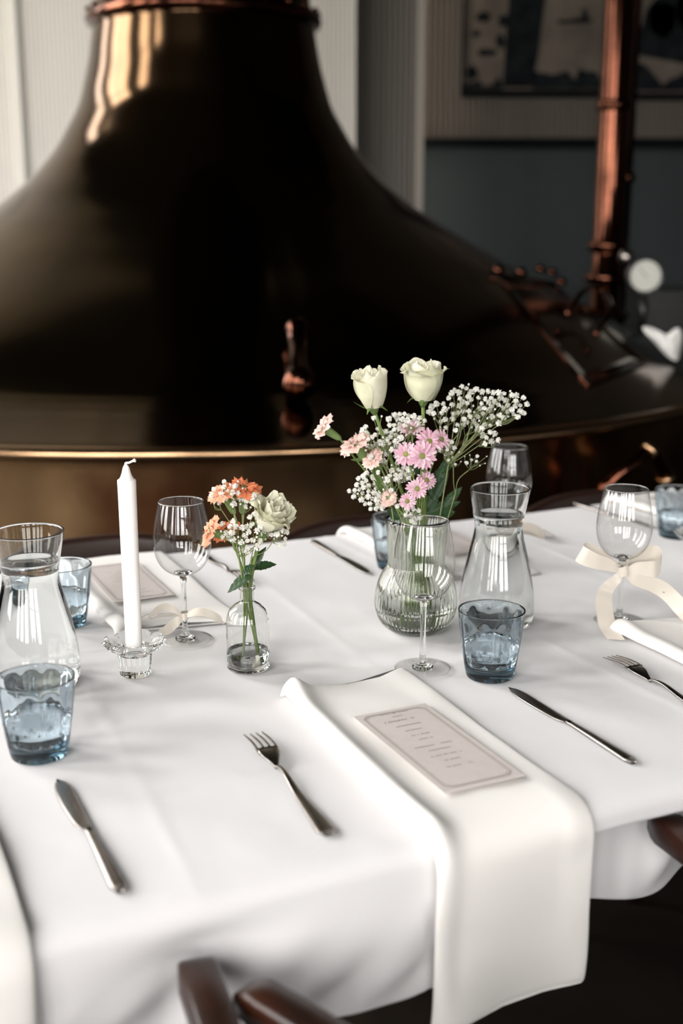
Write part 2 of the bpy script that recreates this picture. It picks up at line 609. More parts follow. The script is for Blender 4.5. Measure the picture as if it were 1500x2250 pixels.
def dome_pt(px, py, off=0.0):
    """point on the dome seen at a photo pixel (ray march against the dome)."""
    lo = None
    for i in range(900):
        y = 2.4 + i * .004
        p = PT(px, py, y)
        zz = p.z - CAMZ
        if zz < kz[0] or zz > kz[-1]:
            continue
        if math.hypot(p.x - KX, p.y - KY) < krad(zz):
            lo = p
            break
    if lo is None:
        best = None
        for i in range(900):
            y = 2.4 + i * .004
            p = PT(px, py, y)
            zz = max(kz[0], min(kz[-1], p.z - CAMZ))
            d = math.hypot(p.x - KX, p.y - KY) - krad(zz)
            if best is None or d < best[0]:
                best = (d, p)
        lo = best[1]
    rad = Vector((lo.x - KX, lo.y - KY, 0)).normalized()
    zz = lo.z - CAMZ
    dr = (krad(zz + .02) - krad(zz - .02)) / .04
    nrm = (rad - Vector((0, 0, dr))).normalized()
    return lo + nrm * off - Vector((KX, KY, 0)), nrm


# hatch door on the right flank: a raised curved plate bounded by copper beading
hc = [(1085, 605), (1215, 622), (1420, 800), (1290, 850)]
nu, nv = 9, 9
v = []
for j in range(nv):
    for i in range(nu):
        s, t = i / (nu - 1), j / (nv - 1)
        q = [(1 - s) * (1 - t) * hc[0][k] + s * (1 - t) * hc[1][k] + s * t * hc[2][k] + (1 - s) * t * hc[3][k] for k in (0, 1)]
        p, nn = dome_pt(q[0], q[1], .003)
        v.append(p)
for j in range(nv):
    for i in range(nu):
        s, t = i / (nu - 1), j / (nv - 1)
        q = [(1 - s) * (1 - t) * hc[0][k] + s * (1 - t) * hc[1][k] + s * t * hc[2][k] + (1 - s) * t * hc[3][k] for k in (0, 1)]
        p, nn = dome_pt(q[0], q[1], -.03)
        v.append(p)
f = grid_faces(nu, nv)
N = nu * nv
f += [tuple(N + i for i in reversed(q)) for q in grid_faces(nu, nv)]
ring = [i for i in range(nu)] + [j * nu + nu - 1 for j in range(1, nv)] + [(nv - 1) * nu + i for i in range(nu - 2, -1, -1)] + [j * nu for j in range(nv - 2, 0, -1)]
for i in range(len(ring)):
    a, b = ring[i], ring[(i + 1) % len(ring)]
    f.append((a, b, N + b, N + a))
hatch = mk('hatch', v, f, M_COPPER, kettle, True)
for pl in ([hc[0], hc[3]], [hc[0], hc[1]], [hc[3], hc[2]]):
    pts = [dome_pt(pl[0][0] + (pl[1][0] - pl[0][0]) * k / 10, pl[0][1] + (pl[1][1] - pl[0][1]) * k / 10, .004)[0] for k in range(11)]
    G().tube(pts, .004, 8).mk('beading', M_PIPE, hatch)
hp = [dome_pt(1235, 712, .03)[0], dome_pt(1242, 704, .09)[0], dome_pt(1268, 692, .11)[0], dome_pt(1295, 704, .10)[0], dome_pt(1308, 735, .09)[0], dome_pt(1298, 755, .03)[0]]
G().tube(bez(hp, 6), .010, 8).mk('handle', M_PIPE, hatch)
for (bx, by) in [(1090, 603), (1140, 608), (1182, 600), (1208, 608), (1228, 628)]:
    p, nn = dome_pt(bx, by, .005)
    G().lathe([(.02, 0), (.022, .015), (.014, .026), (.004, .03)], 10, M=Matrix.Translation(p) @ nn.to_track_quat('Z', 'Y').to_matrix().to_4x4()).mk('hatch_bolt', M_PIPE, hatch)

# small bulged copper tube on the front of the dome
p0, nn = dome_pt(655, 895, .0)
p1, _ = dome_pt(650, 745, .0)
base = p0 + Vector((0, -.012, .0))
th = thing_ = None
ax = (p1 - p0).normalized()
q = ax.to_track_quat('Z', 'Y').to_matrix().to_4x4()
L = (p1 - p0).length
G().lathe([(.006, 0), (.022, .004), (.040, .02), (.042, .045), (.030, .09), (.026, L * .55), (.027, L * .86), (.032, L * .88), (.032, L * .94), (.018, L), (.004, L + .006)], 32,
          M=Matrix.Translation(p0 + nn * .045) @ q).mk('bulged_tube', M_PIPE, kettle)
# curved drain pipe low at the right
pts = [PT(1318, 1100, 3.05), PT(1345, 1058, 3.05), PT(1385, 1022, 3.06), PT(1425, 992, 3.1), PT(1448, 1012, 3.12), PT(1462, 1050, 3.14), PT(1466, 1120, 3.14)]
dp = thing('drain_pipe', 'curved copper drain pipe arching beside the kettle below its rim at the right', 'pipe', (pts[0].x, pts[0].y, 0))
loc0 = dp.location
zt = pts[0].z
line = [Vector((pts[0].x, pts[0].y, 0.0)), Vector((pts[0].x, pts[0].y, zt * .6))] + pts + [Vector((pts[-1].x, pts[-1].y, .3)), Vector((pts[-1].x, pts[-1].y, 0.0))]
G().tube([p - Vector(loc0) for p in bez(line, 8)], .017, 14).mk('bent_tube', M_PIPE, dp)
for i in (3, 5):
    d = (pts[i] - pts[i - 1]).normalized()
    G().lathe([(.018, -.012), (.026, -.012), (.026, .012), (.018, .012)], 18, M=Matrix.Translation(pts[i] - Vector(loc0)) @ d.to_track_quat('Z', 'Y').to_matrix().to_4x4()).mk('flange', M_BRASS, dp)

def dome_z(x, y):
    """height of the dome above the floor at room position x, y."""
    d = math.hypot(x - KX, y - KY)
    return CAMZ + float(np.interp(-d, [-krad(z) for z in zf], zf))


# ---- tall copper pipe behind the right flank
pb = PT(1330, 640, 5.0)
pipe = thing('riser_pipe', 'tall vertical copper riser pipe with joint rings, left of the round gauge', 'pipe', (pb.x, pb.y, 0))
G().lathe([(.10, dome_z(pb.x, pb.y) + .03), (.10, dome_z(pb.x, pb.y) + .05), (.064, dome_z(pb.x, pb.y) + .06), (.064, 1.5), (.063, 1.52), (.063, 5.75)], 40).mk('main_tube', M_PIPE, pipe)
for zz, rr in ((PT(1335, 540, 5.0).z, .085), (PT(1345, 232, 5.0).z, .076), (PT(1335, 610, 5.0).z, .09)):
    G().lathe([(.07, zz - .02), (rr, zz - .016), (rr, zz + .016), (.07, zz + .02)], 40, cap=False).mk('joint_ring', M_PIPE, pipe)
p2 = PT(1391, 150, 5.15)
side = thing('thin_pipe', 'thin dark copper pipe rising close behind the tall riser pipe', 'pipe', (p2.x, p2.y, 0))
G().lathe([(.021, dome_z(p2.x, p2.y) + .02), (.021, 5.75)], 24).mk('thin_tube', M_PIPE, side)
G().lathe([(.021, 1.5), (.032, 1.505), (.032, 1.54), (.021, 1.545)], 24, cap=False).mk('joint_ring', M_PIPE, side)

# ---- gauge on its stem
gp = PT(1416, 606, 4.6)
gauge = thing('pressure_gauge', 'round white-faced gauge in a black case on a stem at the right edge', 'gauge', (gp.x, gp.y, dome_z(gp.x, gp.y) + .012))
gz = gp.z - gauge.location.z
Mx = Matrix.Translation((0, 0, gz)) @ Matrix.Rotation(pi / 2, 4, 'X')
G().lathe([(.02, -.05), (.066, -.045), (.072, -.02), (.072, .012), (.066, .02), (.060, .012)], 40, M=Mx).mk('case', M_CASE, gauge)
G().lathe([(.058, .008), (.058, .013)], 40, M=Mx).mk('dial', M_DIAL, gauge, False)
g = G()
for k in range(13):
    t = radians(-135 + 270 * k / 12)
    g.box(-.0012, .0012, .043, .052, .0135, .0145, M=Mx @ Matrix.Rotation(t, 4, 'Z'))
g.mk('tick_marks', M_INK, gauge, False, kind='stuff')
G().box(-.002, .002, -.01, .042, .015, .0165, M=Mx @ Matrix.Rotation(radians(40), 4, 'Z')).mk('needle', M_INK, gauge, False)
G().lathe([(.014, 0), (.014, gz - .06)], 16).mk('stem', M_CASE, gauge)
G().lathe([(.02, -.01), (.03, 0), (.03, .03), (.02, .04)], 16, M=Matrix.Translation((-.09, 0, gz + .07)) @ Matrix.Rotation(pi / 2, 4, 'Y')).mk('knob', M_STEEL, gauge)

# ---- crumpled white cloth on the flank
cw = PT(1455, 752, 3.95)
random.seed(11)
out = [(-.082, .052), (-.045, .05), (-.012, .034), (.012, .02), (.034, .034), (.056, .054), (.058, .02), (.062, -.02), (.058, -.06), (.040, -.064), (.012, -.038), (-.02, .002), (-.055, .028)]
v = [(0, 0, 0.0)] + [(x, .018 * sin(i * 1.9), z) for i, (x, z) in enumerate(out)] + [(x * .5, -.022 + .012 * sin(i * 2.3), z * .5 - .002) for i, (x, z) in enumerate(out)]
n = len(out)
f = [(1 + i, 1 + (i + 1) % n, 1 + n + (i + 1) % n, 1 + n + i) for i in range(n)]
v[0] = (0.012, -.02, .0)
f += [(1 + n + i, 1 + n + (i + 1) % n, 0) for i in range(n)]
cl = mk('folded_cloth', v, f, M_NAPKIN, None, True, loc=cw)
md = cl.modifiers.new('thick', 'SOLIDIFY')
md.thickness = .008
md = cl.modifiers.new('sub', 'SUBSURF')
md.levels = md.render_levels = 2
tag(cl, 'small crumpled white cloth lying on the kettle flank at the right edge', 'cloth')

# ---- dark sideboard behind the kettle on the right
a = PT(1425, 640, 5.6)
sb = thing('sideboard', 'low black sideboard standing behind the kettle under the blue-grey wall', 'sideboard', (a.x + .9, 5.9, 0))
G().box(-.9, .9, -.3, .3, .08, a.z - .03).mk('carcass', M_CASE, sb, False)
G().box(-.93, .93, -.33, .33, a.z - .03, a.z).mk('worktop', M_CASE, sb, False)
for k in range(3):
    d = G().box(-.88 + k * .6, -.32 + k * .6, -.32, -.3, .12, a.z - .07).mk('door', M_CASE, sb, False)
    G().tube([(-.4 + k * .6, -.32, .7), (-.4 + k * .6, -.345, .72), (-.4 + k * .6, -.345, .82), (-.4 + k * .6, -.32, .84)], .006, 8).mk('handle', M_STEEL, d)

# ================================================================== TABLE
B0, B1 = 0.885, 1.945          # near and far edge of the table top (table coordinates)
A0, A1 = -1.1, 2.5
tab = thing('dining_table', 'long dining table hidden under the white tablecloth', 'table', T((A0 + A1) / 2, (B0 + B1) / 2, -TZ), TA)
La, Lb = (A1 - A0) / 2 - .02, (B1 - B0) / 2 - .012
G().box(-La, La, -Lb, Lb, TZ - .03, TZ - .006).mk('tabletop', M_TABLEWOOD, tab, False)
G().box(-La + .1, La - .1, -Lb + .1, Lb - .1, TZ - .10, TZ - .03).mk('apron', M_TABLEWOOD, tab, False)
for sx in (-1, 1):
    for sy in (-1, 1):
        G().box(sx * (La - .15) - .03, sx * (La - .15) + .03, sy * (Lb - .15) - .03, sy * (Lb - .15) + .03, 0, TZ - .03).mk('leg', M_TABLEWOOD, tab, False)

RC = 0.020


def cross(s, drop):
    """arc-length s from the top edge line: returns (out, down) for s>0 past the bend start."""
    L1 = RC * pi / 2
    if s <= 0:
        return s, 0.0
    if s < L1:
        t = s / RC
        return RC * sin(t), RC * (1 - cos(t))
    return RC, RC + (s - L1)


CREASE_B = [(1.04, .06, .0022), (1.30, -.03, .0012), (1.52, -.01, .0020), (1.75, .02, .0012)]
CREASE_A = [(.30, .05, .0014), (.655, .02, .0016), (.905, -.05, .0018), (1.19, .03, .0020), (1.45, .02, .0014), (-.05, .0, .0014)]


def cloth_h(a, b):
    h = -.0012 + .0013 * noise.noise(Vector((a * 5, b * 4, 1.3))) + .0009 * noise.noise(Vector((a * 14, b * 9, 4.1))) + .00035 * noise.noise(Vector((a * 40, b * 30, 2.1)))
    for (b0, sl, am) in CREASE_B:
        d = b - (b0 + sl * a)
        h += am * exp(-abs(d) / .0055) * (.55 + .45 * noise.noise(Vector((a * 4, b0 * 9, 0))))
    for (a0, sl, am) in CREASE_A:
        d = a - (a0 + sl * (b - 1.4))
        h += am * exp(-abs(d) / .0055) * (.55 + .45 * noise.noise(Vector((a0 * 9, b * 4, 0))))
    return h


na = 620
avals = np.linspace(A0, A1, na)
sec = [-x for x in np.linspace(0, 0, 1)]
near_s = list(np.linspace(.245, 0.0, 60))
far_s = list(np.linspace(0.0, .16, 24))
top_b = list(np.linspace(B0, B1, 190))[1:-1]
rows = [('n', s) for s in near_s] + [('t', b) for b in top_b] + [('f', s) for s in far_s]
v = []
for kind_, val in rows:
    for a in avals:
        a = float(a)
        if kind_ == 't':
            v.append(T(a, val, cloth_h(a, val)))
        elif kind_ == 'n':
            hem = .150 - .012 * smooth01((a - .45) / .3) + .022 * smooth01((a - .66) / .05) + .005 * sin(a * 13)
            s = val * (hem + .012) / .245
            o, d = cross(s, hem)
            k = smooth01((d - .02) / .1)
            wv = .006 * k * (sin(a * 17 + 1.0) + .6 * sin(a * 39 + d * 20)) + .016 * k * noise.noise(Vector((a * 5.5, d * 7, 2.2))) + .010 * k * noise.noise(Vector((a * 14 + d * 22, d * 9 - a * 5, 7.2)))
            for c_, hw_ in ((.588, .1), (.041, .1), (1.098, .1)):
                if abs(a - c_) < hw_:
                    wv = min(wv, .002)
            # folds pushed in by the chair arms
            tuck = smooth01((a - .655) / .05) * (1 - smooth01((a - 1.12) / .05))
            tuck = tuck * smooth01((d - .030) / .022) * (.070 - .014 * sin(a * 41))
            tuck += .018 * exp(-((a - .27) / .05) ** 2) * smooth01((d - .02) / .04)
            out = o + wv - tuck
            v.append(T(a, B0 - out, -d + cloth_h(a, B0) * (1 - k)))
        else:
            o, d = cross(val, 0)
            v.append(T(a, B1 + o + .003 * sin(a * 23) * smooth01(d / .08), -d + cloth_h(a, B1)))
cl = mk('tablecloth', v, grid_faces(na, len(rows)), M_CLOTH)
md = cl.modifiers.new('thickness', 'SOLIDIFY')
md.thickness = .0016
md.offset = -1
tag(cl, 'white linen tablecloth with pressed creases hanging over the long table', 'tablecloth')


# ================================================================== NAPKINS
def edge_path(s, lift=0.0, R=.024):
    """distance s measured from the near edge bend: s<0 on the top, s>0 hanging; returns (b, z, normal_b, normal_z)."""
    L1 = R * pi / 2
    if s <= 0:
        return B0 - s + 0.0, 0.0, 0.0, 1.0
    if s < L1:
        t = s / R
        return B0 - R * sin(t), -R * (1 - cos(t)), -sin(t), cos(t)
    return B0 - R, -R - (s - L1), -1.0, 0.0


def napkin(label, a_c, width, s_far, s_near, thick, skew=0.0, seed=1, near=True, puff=.008, drift=0.0, kick=0.0):
    """folded napkin lying on the top from distance s_far back to s_near over the edge."""
    m, ns = 56, 100
    v = []
    R = .026
    for j in range(ns):
        t = j / (ns - 1)
        for k in range(m):
            ph = 2 * pi * k / m
            cx, sz = cos(ph), sin(ph)
            q = math.copysign(abs(cx) ** .30, cx)
            u = .5 + .5 * q
            hz = math.copysign(abs(sz) ** .75, sz)          # -1 bottom .. 1 top
            far = s_far + skew * (u - .5) + .012 * sin(u * 5.5 + seed)
            s = -far + (s_near + far + kick * (u - .5)) * t
            b, z, nb, nz = edge_path(s, R=R)
            endf = sqrt(max(0.0, 1 - (abs(2 * t - 1)) ** 30))
            hang = smooth01(s / .05)
            th_ = thick * (1 + .4 * noise.noise(Vector((u * 3 + seed, t * 5, .3))))
            pf = puff * exp(-((u - .05) / .09) ** 2) * (1 - .7 * hang) + puff * 1.3 * exp(-((t - .03) / .06) ** 2) * exp(-((u - .08) / .16) ** 2)
            top = th_ + pf + .0030 * noise.noise(Vector((u * 3.5, t * 7, seed))) * (1 + 1.2 * hang)
            hh = .0012 + max(.003, top) * (.5 + .5 * hz) * (.15 + .85 * endf) + hang * (.005 * sin(u * 6 + seed) * t)
            aa = a_c + (u - .5) * width + drift * t + .002 * sin(t * 9 + seed)
            bb = (B1 - (b - B0) - nb * hh) if not near else b + nb * hh
            v.append(T(aa, bb, z + nz * hh))
    f = grid_faces(m, ns, True)
    f.append(tuple(range(m)))
    f.append(tuple((ns - 1) * m + k for k in range(m - 1, -1, -1)))
    f = [tuple(reversed(q)) for q in f] if near else f
    o = mk('napkin', v, f, M_NAPKIN)
    return tag(o, label, 'napkin', None)


napkin('white cloth napkin hanging over the front edge under the menu card', .588, .178, .372, .208, .0065, .035, 1, puff=.013, kick=-.010, drift=-.010)
napkin('white cloth napkin hanging over the front edge at the lower left corner', .041, .180, .36, .235, .009, .03, 4, puff=.008)
napkin('white cloth napkin beside the right fork, cut by the right frame edge', 1.098, .180, .395, .20, .010, .0, 6, puff=.008)
napkin('white cloth napkin across the table behind the candle, under a menu card', .468, .185, .385, .12, .006, .02, 2, near=False)
napkin('white cloth napkin across the table behind the ribbed vase', 1.0, .180, .36, .12, .006, .02, 3, near=False)
napkin('white cloth napkin on the far side at the upper right', 1.618, .180, .36, .12, .009, .02, 5, near=False)


# ================================================================== MENU CARDS
def squiggle(g, x0, x1, y, amp, step, w, z):
    """one row of tiny illegible handwriting as a flat wavy strip."""
    xs = np.arange(x0, x1, step)
    up, lo = [], []
    for i, x in enumerate(xs):
        if random.random() < .07 and i > 2:
            if len(up) > 2:
                n = len(up)
                g.add(up + lo, [(k, k + 1, n + k + 1, n + k) for k in range(n - 1)])
            up, lo = [], []
            continue
        yy = y + amp * (1 if i % 2 else -1) * random.uniform(.3, 1)
        up.append((x, yy + w, z))
        lo.append((x + step * .35, yy - w, z))
    if len(up) > 2:
        n = len(up)
        g.add(up + lo, [(k, k + 1, n + k + 1, n + k) for k in range(n - 1)])


def menu_card(label, a_c, b_c, z, flip=False, rot=0.0, w=.093, h=.208, tiltx=0.0):
    t = thing('menu_card', label, 'card', T(a_c, b_c, z), TA + rot + (pi if flip else 0))
    t.rotation_euler.x = 0
    g = G().box(-w / 2, w / 2, -h / 2, h / 2, 0, .0008)
    g.mk('card_sheet', M_CARD, t, False)
    # border line with stepped corners
    g = G()
    zz = .00105
    for (m_, lw) in ((.007, .0007), (.0092, .0003)):
        x, y, c = w / 2 - m_, h / 2 - m_, .007
        P = [(-x + c, -y), (x - c, -y), (x, -y + c), (x, y - c), (x - c, y), (-x + c, y), (-x, y - c), (-x, -y + c)]
        n = len(P)
        ins = [(px * (1 - lw / x), py * (1 - lw / y), zz) for px, py in P]
        outp = [(px * (1 + lw / x), py * (1 + lw / y), zz) for px, py in P]
        g.add(ins + outp, [(k, (k + 1) % n, n + (k + 1) % n, n + k) for k in range(n)])
    g.mk('border_line', M_INKL, t, False)
    g = G()
    random.seed(5)
    squiggle(g, -.023, .023, .072, .0026, .0013, .0010, zz)
    g.mk('heading', M_INK, t, False, kind='stuff')
    g = G()
    for (y, hw) in ((.084, .007), (.057, .016), (.043, .012), (.029, .012), (.017, .009), (-.001, .024), (-.013, .014), (-.027, .019), (-.040, .010), (-.055, .016)):
        squiggle(g, -hw, hw, y, .0010, .0010, .0009, zz)
    g.mk('text_lines', M_INKL, t, False, kind='stuff')
    g = G()
    hs = []
    for k in range(14):
        q = 2 * pi * k / 14
        hs.append((.0022 * sin(q) ** 3, .093 + .0017 * (cos(q) - .38 * cos(2 * q) - .12 * cos(3 * q)), zz))
    g.add(hs, [tuple(range(14))])
    for sx in (-1, 1):
        squiggle(g, sx * .012 - .006, sx * .012 + .006, .093, .0012, .0012, .0004, zz)
    g.mk('ornament', M_INK, t, False, kind='stuff')
    return t


menu_card('pale pink menu card with grey border lying on the front napkin', .590, 1.030, .0125)
menu_card('pale menu card lying on the far napkin behind the candle', .452, 1.778, .0115, flip=True)
menu_card('pale menu card on the far napkin seen behind the ribbed vase', 1.035, 1.80, .0115, flip=True)
menu_card('pale menu card on the far napkin at the upper right', 1.63, 1.80, .0145, flip=True)


# ================================================================== CUTLERY
def outline_solid(name, half, thick, mat_, parent, zf=None):
    """half: list of (y, left, right); builds a lens-section bar along y."""
    v = []
    f = []
    n = len(half)
    cs = [(-1, 0), (-.75, .75), (-.3, 1), (.3, 1), (.75, .75), (1, 0), (.75, -.75), (.3, -1), (-.3, -1), (-.75, -.75)]
    m = len(cs)
    for k, (y, l, r) in enumerate(half):
        th_ = thick[k] if hasattr(thick, '__len__') else thick
        zc_ = zf(y) if zf else 0
        for (cx, cz) in cs:
            v.append(((l + r) / 2 + cx * (r - l) / 2, y, zc_ + cz * th_ / 2))
    f = grid_faces(m, n, True)
    f.append(tuple(range(m)))
    f.append(tuple((n - 1) * m + k for k in range(m - 1, -1, -1)))
    return mk(name, v, [tuple(reversed(q)) for q in f], mat_, parent, True)


def knife(label, a_c, b_c, rot=0.0, flip=False, group=None):
    t = thing('table_knife', label, 'knife', T(a_c, b_c, .0032), TA + rot + (pi if flip else 0), group)
    bl = []
    for k in range(15):
        s = k / 14
        y = -.004 + s * .120
        r = .0050 + .0005 * s
        l = -.0085 - .0045 * sin(pi * min(1, s * 1.25) * .7)
        if s > .72:
            q = (s - .72) / .28
            c = sqrt(max(0, 1 - q * q))
            r = r * c if s < 1 else 0
            l = l * c - .0015 * (1 - c)
            r = r - .004 * (1 - c)
        if s < .08:
            l = -.0045 - .004 * s / .08
        if k == 14:
            l, r = -.0052, -.0042
        bl.append((y, l, r))
    outline_solid('blade', bl, [.0022] * 8 + [.002, .0018, .0016, .0014, .0012, .001, .0008], M_STEEL, t)
    hn = []
    ths = []
    for k in range(17):
        s = k / 16
        y = -.119 + s * .117
        w = .0082 * (1 - s) ** 1.0 + .0038 * s
        if s < .06:
            w *= .55 + .45 * sqrt(s / .06)
        hn.append((y, -w, w))
        ths.append(.0052 - .001 * s + .0012 * sin(pi * s))
    outline_solid('handle', hn, ths, M_STEEL, t)
    return t


def fork(label, a_c, b_c, rot=0.0, flip=False, group=None):
    t = thing('table_fork', label, 'fork', T(a_c, b_c, .0035), TA + rot + (pi if flip else 0), group)

    def zf(y):
        if y > .025:
            q = (y - .025) / .095
            return .010 * sin(pi * min(1, q * .95)) * (1 - .3 * q) + .0035 * q * q
        return .006 * exp(-((y - .01) / .03) ** 2) * 1.0
    hn, ths = [], []
    for k in range(24):
        s = k / 23
        y = -.119 + s * .150
        w = .0085 * (1 - s) ** 1.5 + .0028
        if s < .04:
            w *= .6 + .4 * sqrt(s / .04)
        hn.append((y, -w, w))
        ths.append(.0034)
    outline_solid('handle', hn, ths, M_STEEL, t, zf)
    hd = []
    for k in range(12):
        s = k / 11
        y = .029 + s * .036
        w = .003 + .0095 * smooth01(s * 1.25)
        hd.append((y, -w, w))
    outline_solid('head', hd, .0024, M_STEEL, t, zf)
    for i in range(4):
        x0 = -.0107 + i * .00713
        tn = []
        for k in range(9):
            s = k / 8
            y = .062 + s * .052
            w = .0019 * (1 - .55 * s ** 3)
            xc = x0 * (1 - .04 * s)
            tn.append((y, xc - w, xc + w))
        outline_solid('tine', tn, [.0022 - .0009 * (k / 8) for k in range(9)], M_STEEL, t, zf)
    return t


knife('steel table knife on the front left corner of the cloth', .213, 1.022, radians(0))
knife('steel table knife right of the front napkin, near the blue tumbler', .771, 1.040, 0)
fork('steel table fork left of the front napkin', .421, 1.035, radians(-3))
fork('steel table fork on the right, beside the tall bow-tied wine glass', .936, 1.066, radians(-1))
knife('steel table knife on the far side between the small bottle and the ribbed vase', .832, 1.793, radians(-1), True)
knife('steel table knife on the far side at the upper right, behind the bow-tied glass', 1.455, 1.845, radians(2), True)
fork('steel table fork on the far side, partly hidden behind the small bottle', .625, 1.815, radians(2), True)
fork('steel far-side fork showing its tip between vase and right carafe', 1.225, 1.84, radians(0), True)


# ================================================================== GLASSWARE
def catm(prof, n=6):
    q = bez([Vector((r, z, 0)) for r, z in prof], n)
    return [(max(p.x, 1e-4), p.y) for p in q]


def wine_glass(label, pos, group='wine glasses'):
    t = thing('wine_glass', label, 'wine glass', pos, 0, group)
    # one glass: bowl (double walled), stem and foot
    outer = catm([(.0055, .0935), (.014, .0955), (.0265, .1035), (.0355, .118), (.0392, .137), (.0380, .158), (.0338, .181), (.0303, .196)], 6)
    inner = catm([(.0295, .1962), (.0330, .181), (.0372, .158), (.0384, .137), (.0347, .1188), (.0257, .1050), (.013, .0985), (.002, .0975)], 6)
    G().lathe(outer[2:], 64, cap=False).mk('bowl', M_THIN, t)
    G().lathe([(.0304, .1950), (.0312, .1960), (.0304, .1970), (.0295, .1960), (.0304, .1950)], 64, cap=False).mk('rim', M_GLASS, t)
    G().lathe([(.0005, .0925)] + outer[:4] + [(.0125, .0972), (.007, .0985), (.001, .0990)], 40).mk('bowl_base', M_GLASS, t)
    st = catm([(.0062, .008), (.0046, .014), (.0038, .024), (.0035, .050), (.0038, .075), (.0048, .088), (.006, .0935)], 5)
    G().lathe(st, 28).mk('stem', M_GLASS, t)
    ft = [(.0355, .0004), (.0366, .0012), (.0366, .0017), (.030, .0020), (.020, .0027), (.012, .0042), (.0075, .0066), (.0055, .0095), (.003, .0098)]
    G().lathe([(.0345, .0006), (.0364, .0010), (.0366, .0016), (.030, .0022), (.020, .0030), (.013, .0042)], 64, cap=False).mk('foot', M_THIN, t)
    G().lathe([(.0135, .0004), (.0137, .0038), (.0100, .0052), (.0072, .0072), (.0055, .0095), (.003, .0098)], 40).mk('foot_centre', M_GLASS, t)
    return t


wine_glass('front wine glass on the stem before the ribbed vase, with no ribbon', T(.705, 1.264, .001))
wine_glass('wine glass with a low ribbon bow between candle and small flower bottle', T(.461, 1.500, .001))
wine_glass('wine glass on the right with a big cream satin bow under its bowl', T(1.057, 1.313, .001))
wine_glass('far wine glass rising behind the right water carafe', T(1.09, 1.665, .001))


def carafe(label, pos, hgt=.200):
    t = thing('water_carafe', label, 'carafe', pos)
    k = hgt / .2
    outer = catm([(.046, .0), (.0520, .005), (.0538, .028), (.0522, .050), (.0485, .073), (.0425, .102), (.0366, .126), (.0342, .139), (.0344, .149), (.0370, .166), (.0408, .187), (.0424, .1985), (.0428, .2)], 5)
    inner = catm([(.0410, .2), (.0391, .187), (.0353, .166), (.0327, .149), (.0325, .139), (.0349, .126), (.0408, .102), (.0467, .073), (.0504, .050), (.0519, .028), (.0495, .012), (.040, .0075), (.002, .0070)], 5)
    G().lathe([(.002, .002)] + [(r, z * k) for r, z in outer] + [(r, z * k) for r, z in inner], 72).mk('glass_body', M_GLASS, t)
    wl = .163 * k
    wi = [(.002, .0069), (.0402, .0073), (.0498, .0118), (.0522, .028), (.0507, .050), (.0470, .073), (.0411, .102), (.0352, .126), (.0328, .139), (.0330, .149), (.0342, .157)]
    top = [(.0350, .1615), (.0346, .1632), (.0335, .1625), (.002, .1625)]
    G().lathe([(r, z * k) for r, z in catm(wi, 4) + top], 72).mk('water', M_WATER, t)
    return t


carafe('water carafe on the right of the ribbed vase, before the far wine glass', T(.889, 1.380, .001))
carafe('water carafe at the left edge, left of the candle', T(.243, 1.420, .001), .197)


def tumbler(label, pos, rot=0.0, fill=.046):
    t = thing('blue_tumbler', label, 'tumbler', pos, rot, 'blue glass tumblers')
    n = 96
    outer = catm([(.0285, 0), (.0305, .003), (.0338, .020), (.0375, .045), (.0405, .068), (.0420, .086), (.0420, .0885)], 5)
    inner = catm([(.0402, .0885), (.0395, .080), (.0372, .062), (.0350, .044), (.0322, .026), (.0285, .0150), (.018, .0120), (.001, .0115)], 6)
    prof_ = [(.001, .0012)] + outer + inner
    ni = 1 + len(outer)

    def mod(t_, i, r, z):
        if i >= ni and .014 < z < .084:
            w = smooth01((z - .014) / .012) * (1 - smooth01((z - .074) / .010))
            ph = t_ * 11
            tri = abs(((ph / pi) % 2) - 1)                      # 0..1 facets
            dia = abs((((z - .02) / .034) % 2) - 1)
            return r + w * (.0017 * (tri - .6) * (.45 + .55 * dia)), z
        return r, z
    G().lathe(prof_, 132, mod=mod).mk('glass_body', M_BLUE, t)
    wr = float(np.interp(fill, [p[1] for p in inner[::-1]], [p[0] for p in inner[::-1]]))
    wp = [(.001, .0118), (.0285, .0156), (.0318, .026), (.0340, .036), (wr - .0006, fill), (.001, fill)]
    G().lathe(wp, 64).mk('water', M_WATER, t)
    return t


tumbler('blue glass tumbler of water in the centre, right of the front wine glass', T(.770, 1.205, .001), .1)
tumbler('blue glass tumbler of water at the left edge before the carafe', T(.205, 1.212, .001), .5, .046)
tumbler('blue glass tumbler behind the left carafe, beside the candle', T(.325, 1.640, .001), .9, .046)
tumbler('blue glass tumbler at the far right edge of the photo', T(1.462, 1.668, .001), .2, .046)
tumbler('blue glass tumbler mostly hidden behind the ribbed vase', T(.893, 1.70, .001), .7, .046)


# ---- candle and holders
def crystal_holder(label, pos, rot=0.0):
    t = thing('candle_holder', label, 'candle holder', pos, rot)
    prof_ = [(.0165, 0), (.0190, .0020), (.0195, .010), (.0208, .022), (.0215, .029), (.0260, .0335), (.0335, .0380), (.0378, .0440),
             (.0345, .0465), (.027, .0430), (.020, .0415), (.0135, .0410), (.0120, .0395), (.0119, .0345), (.001, .0340)]

    def mod(t_, i, r, z):
        s = cos(t_ * 9)
        if 5 <= i <= 10:
            k = {5: .4, 6: .8, 7: 1.0, 8: 1.0, 9: .6, 10: .25}[i]
            return r * (1 + .17 * k * (abs(cos(t_ * 4.5)) ** .6 - .5)), z + .004 * k * (abs(cos(t_ * 4.5)) - .5)
        if i <= 4:
            return r * (.97 + .07 * abs(cos(t_ * 4.5)) ** 2), z
        return r, z
    G().lathe([(.001, .0003)] + prof_, 108, mod=lambda a, i, r, z: mod(a, i - 1, r, z)).mk('scalloped_glass', M_GLASS, t, False)
    return t


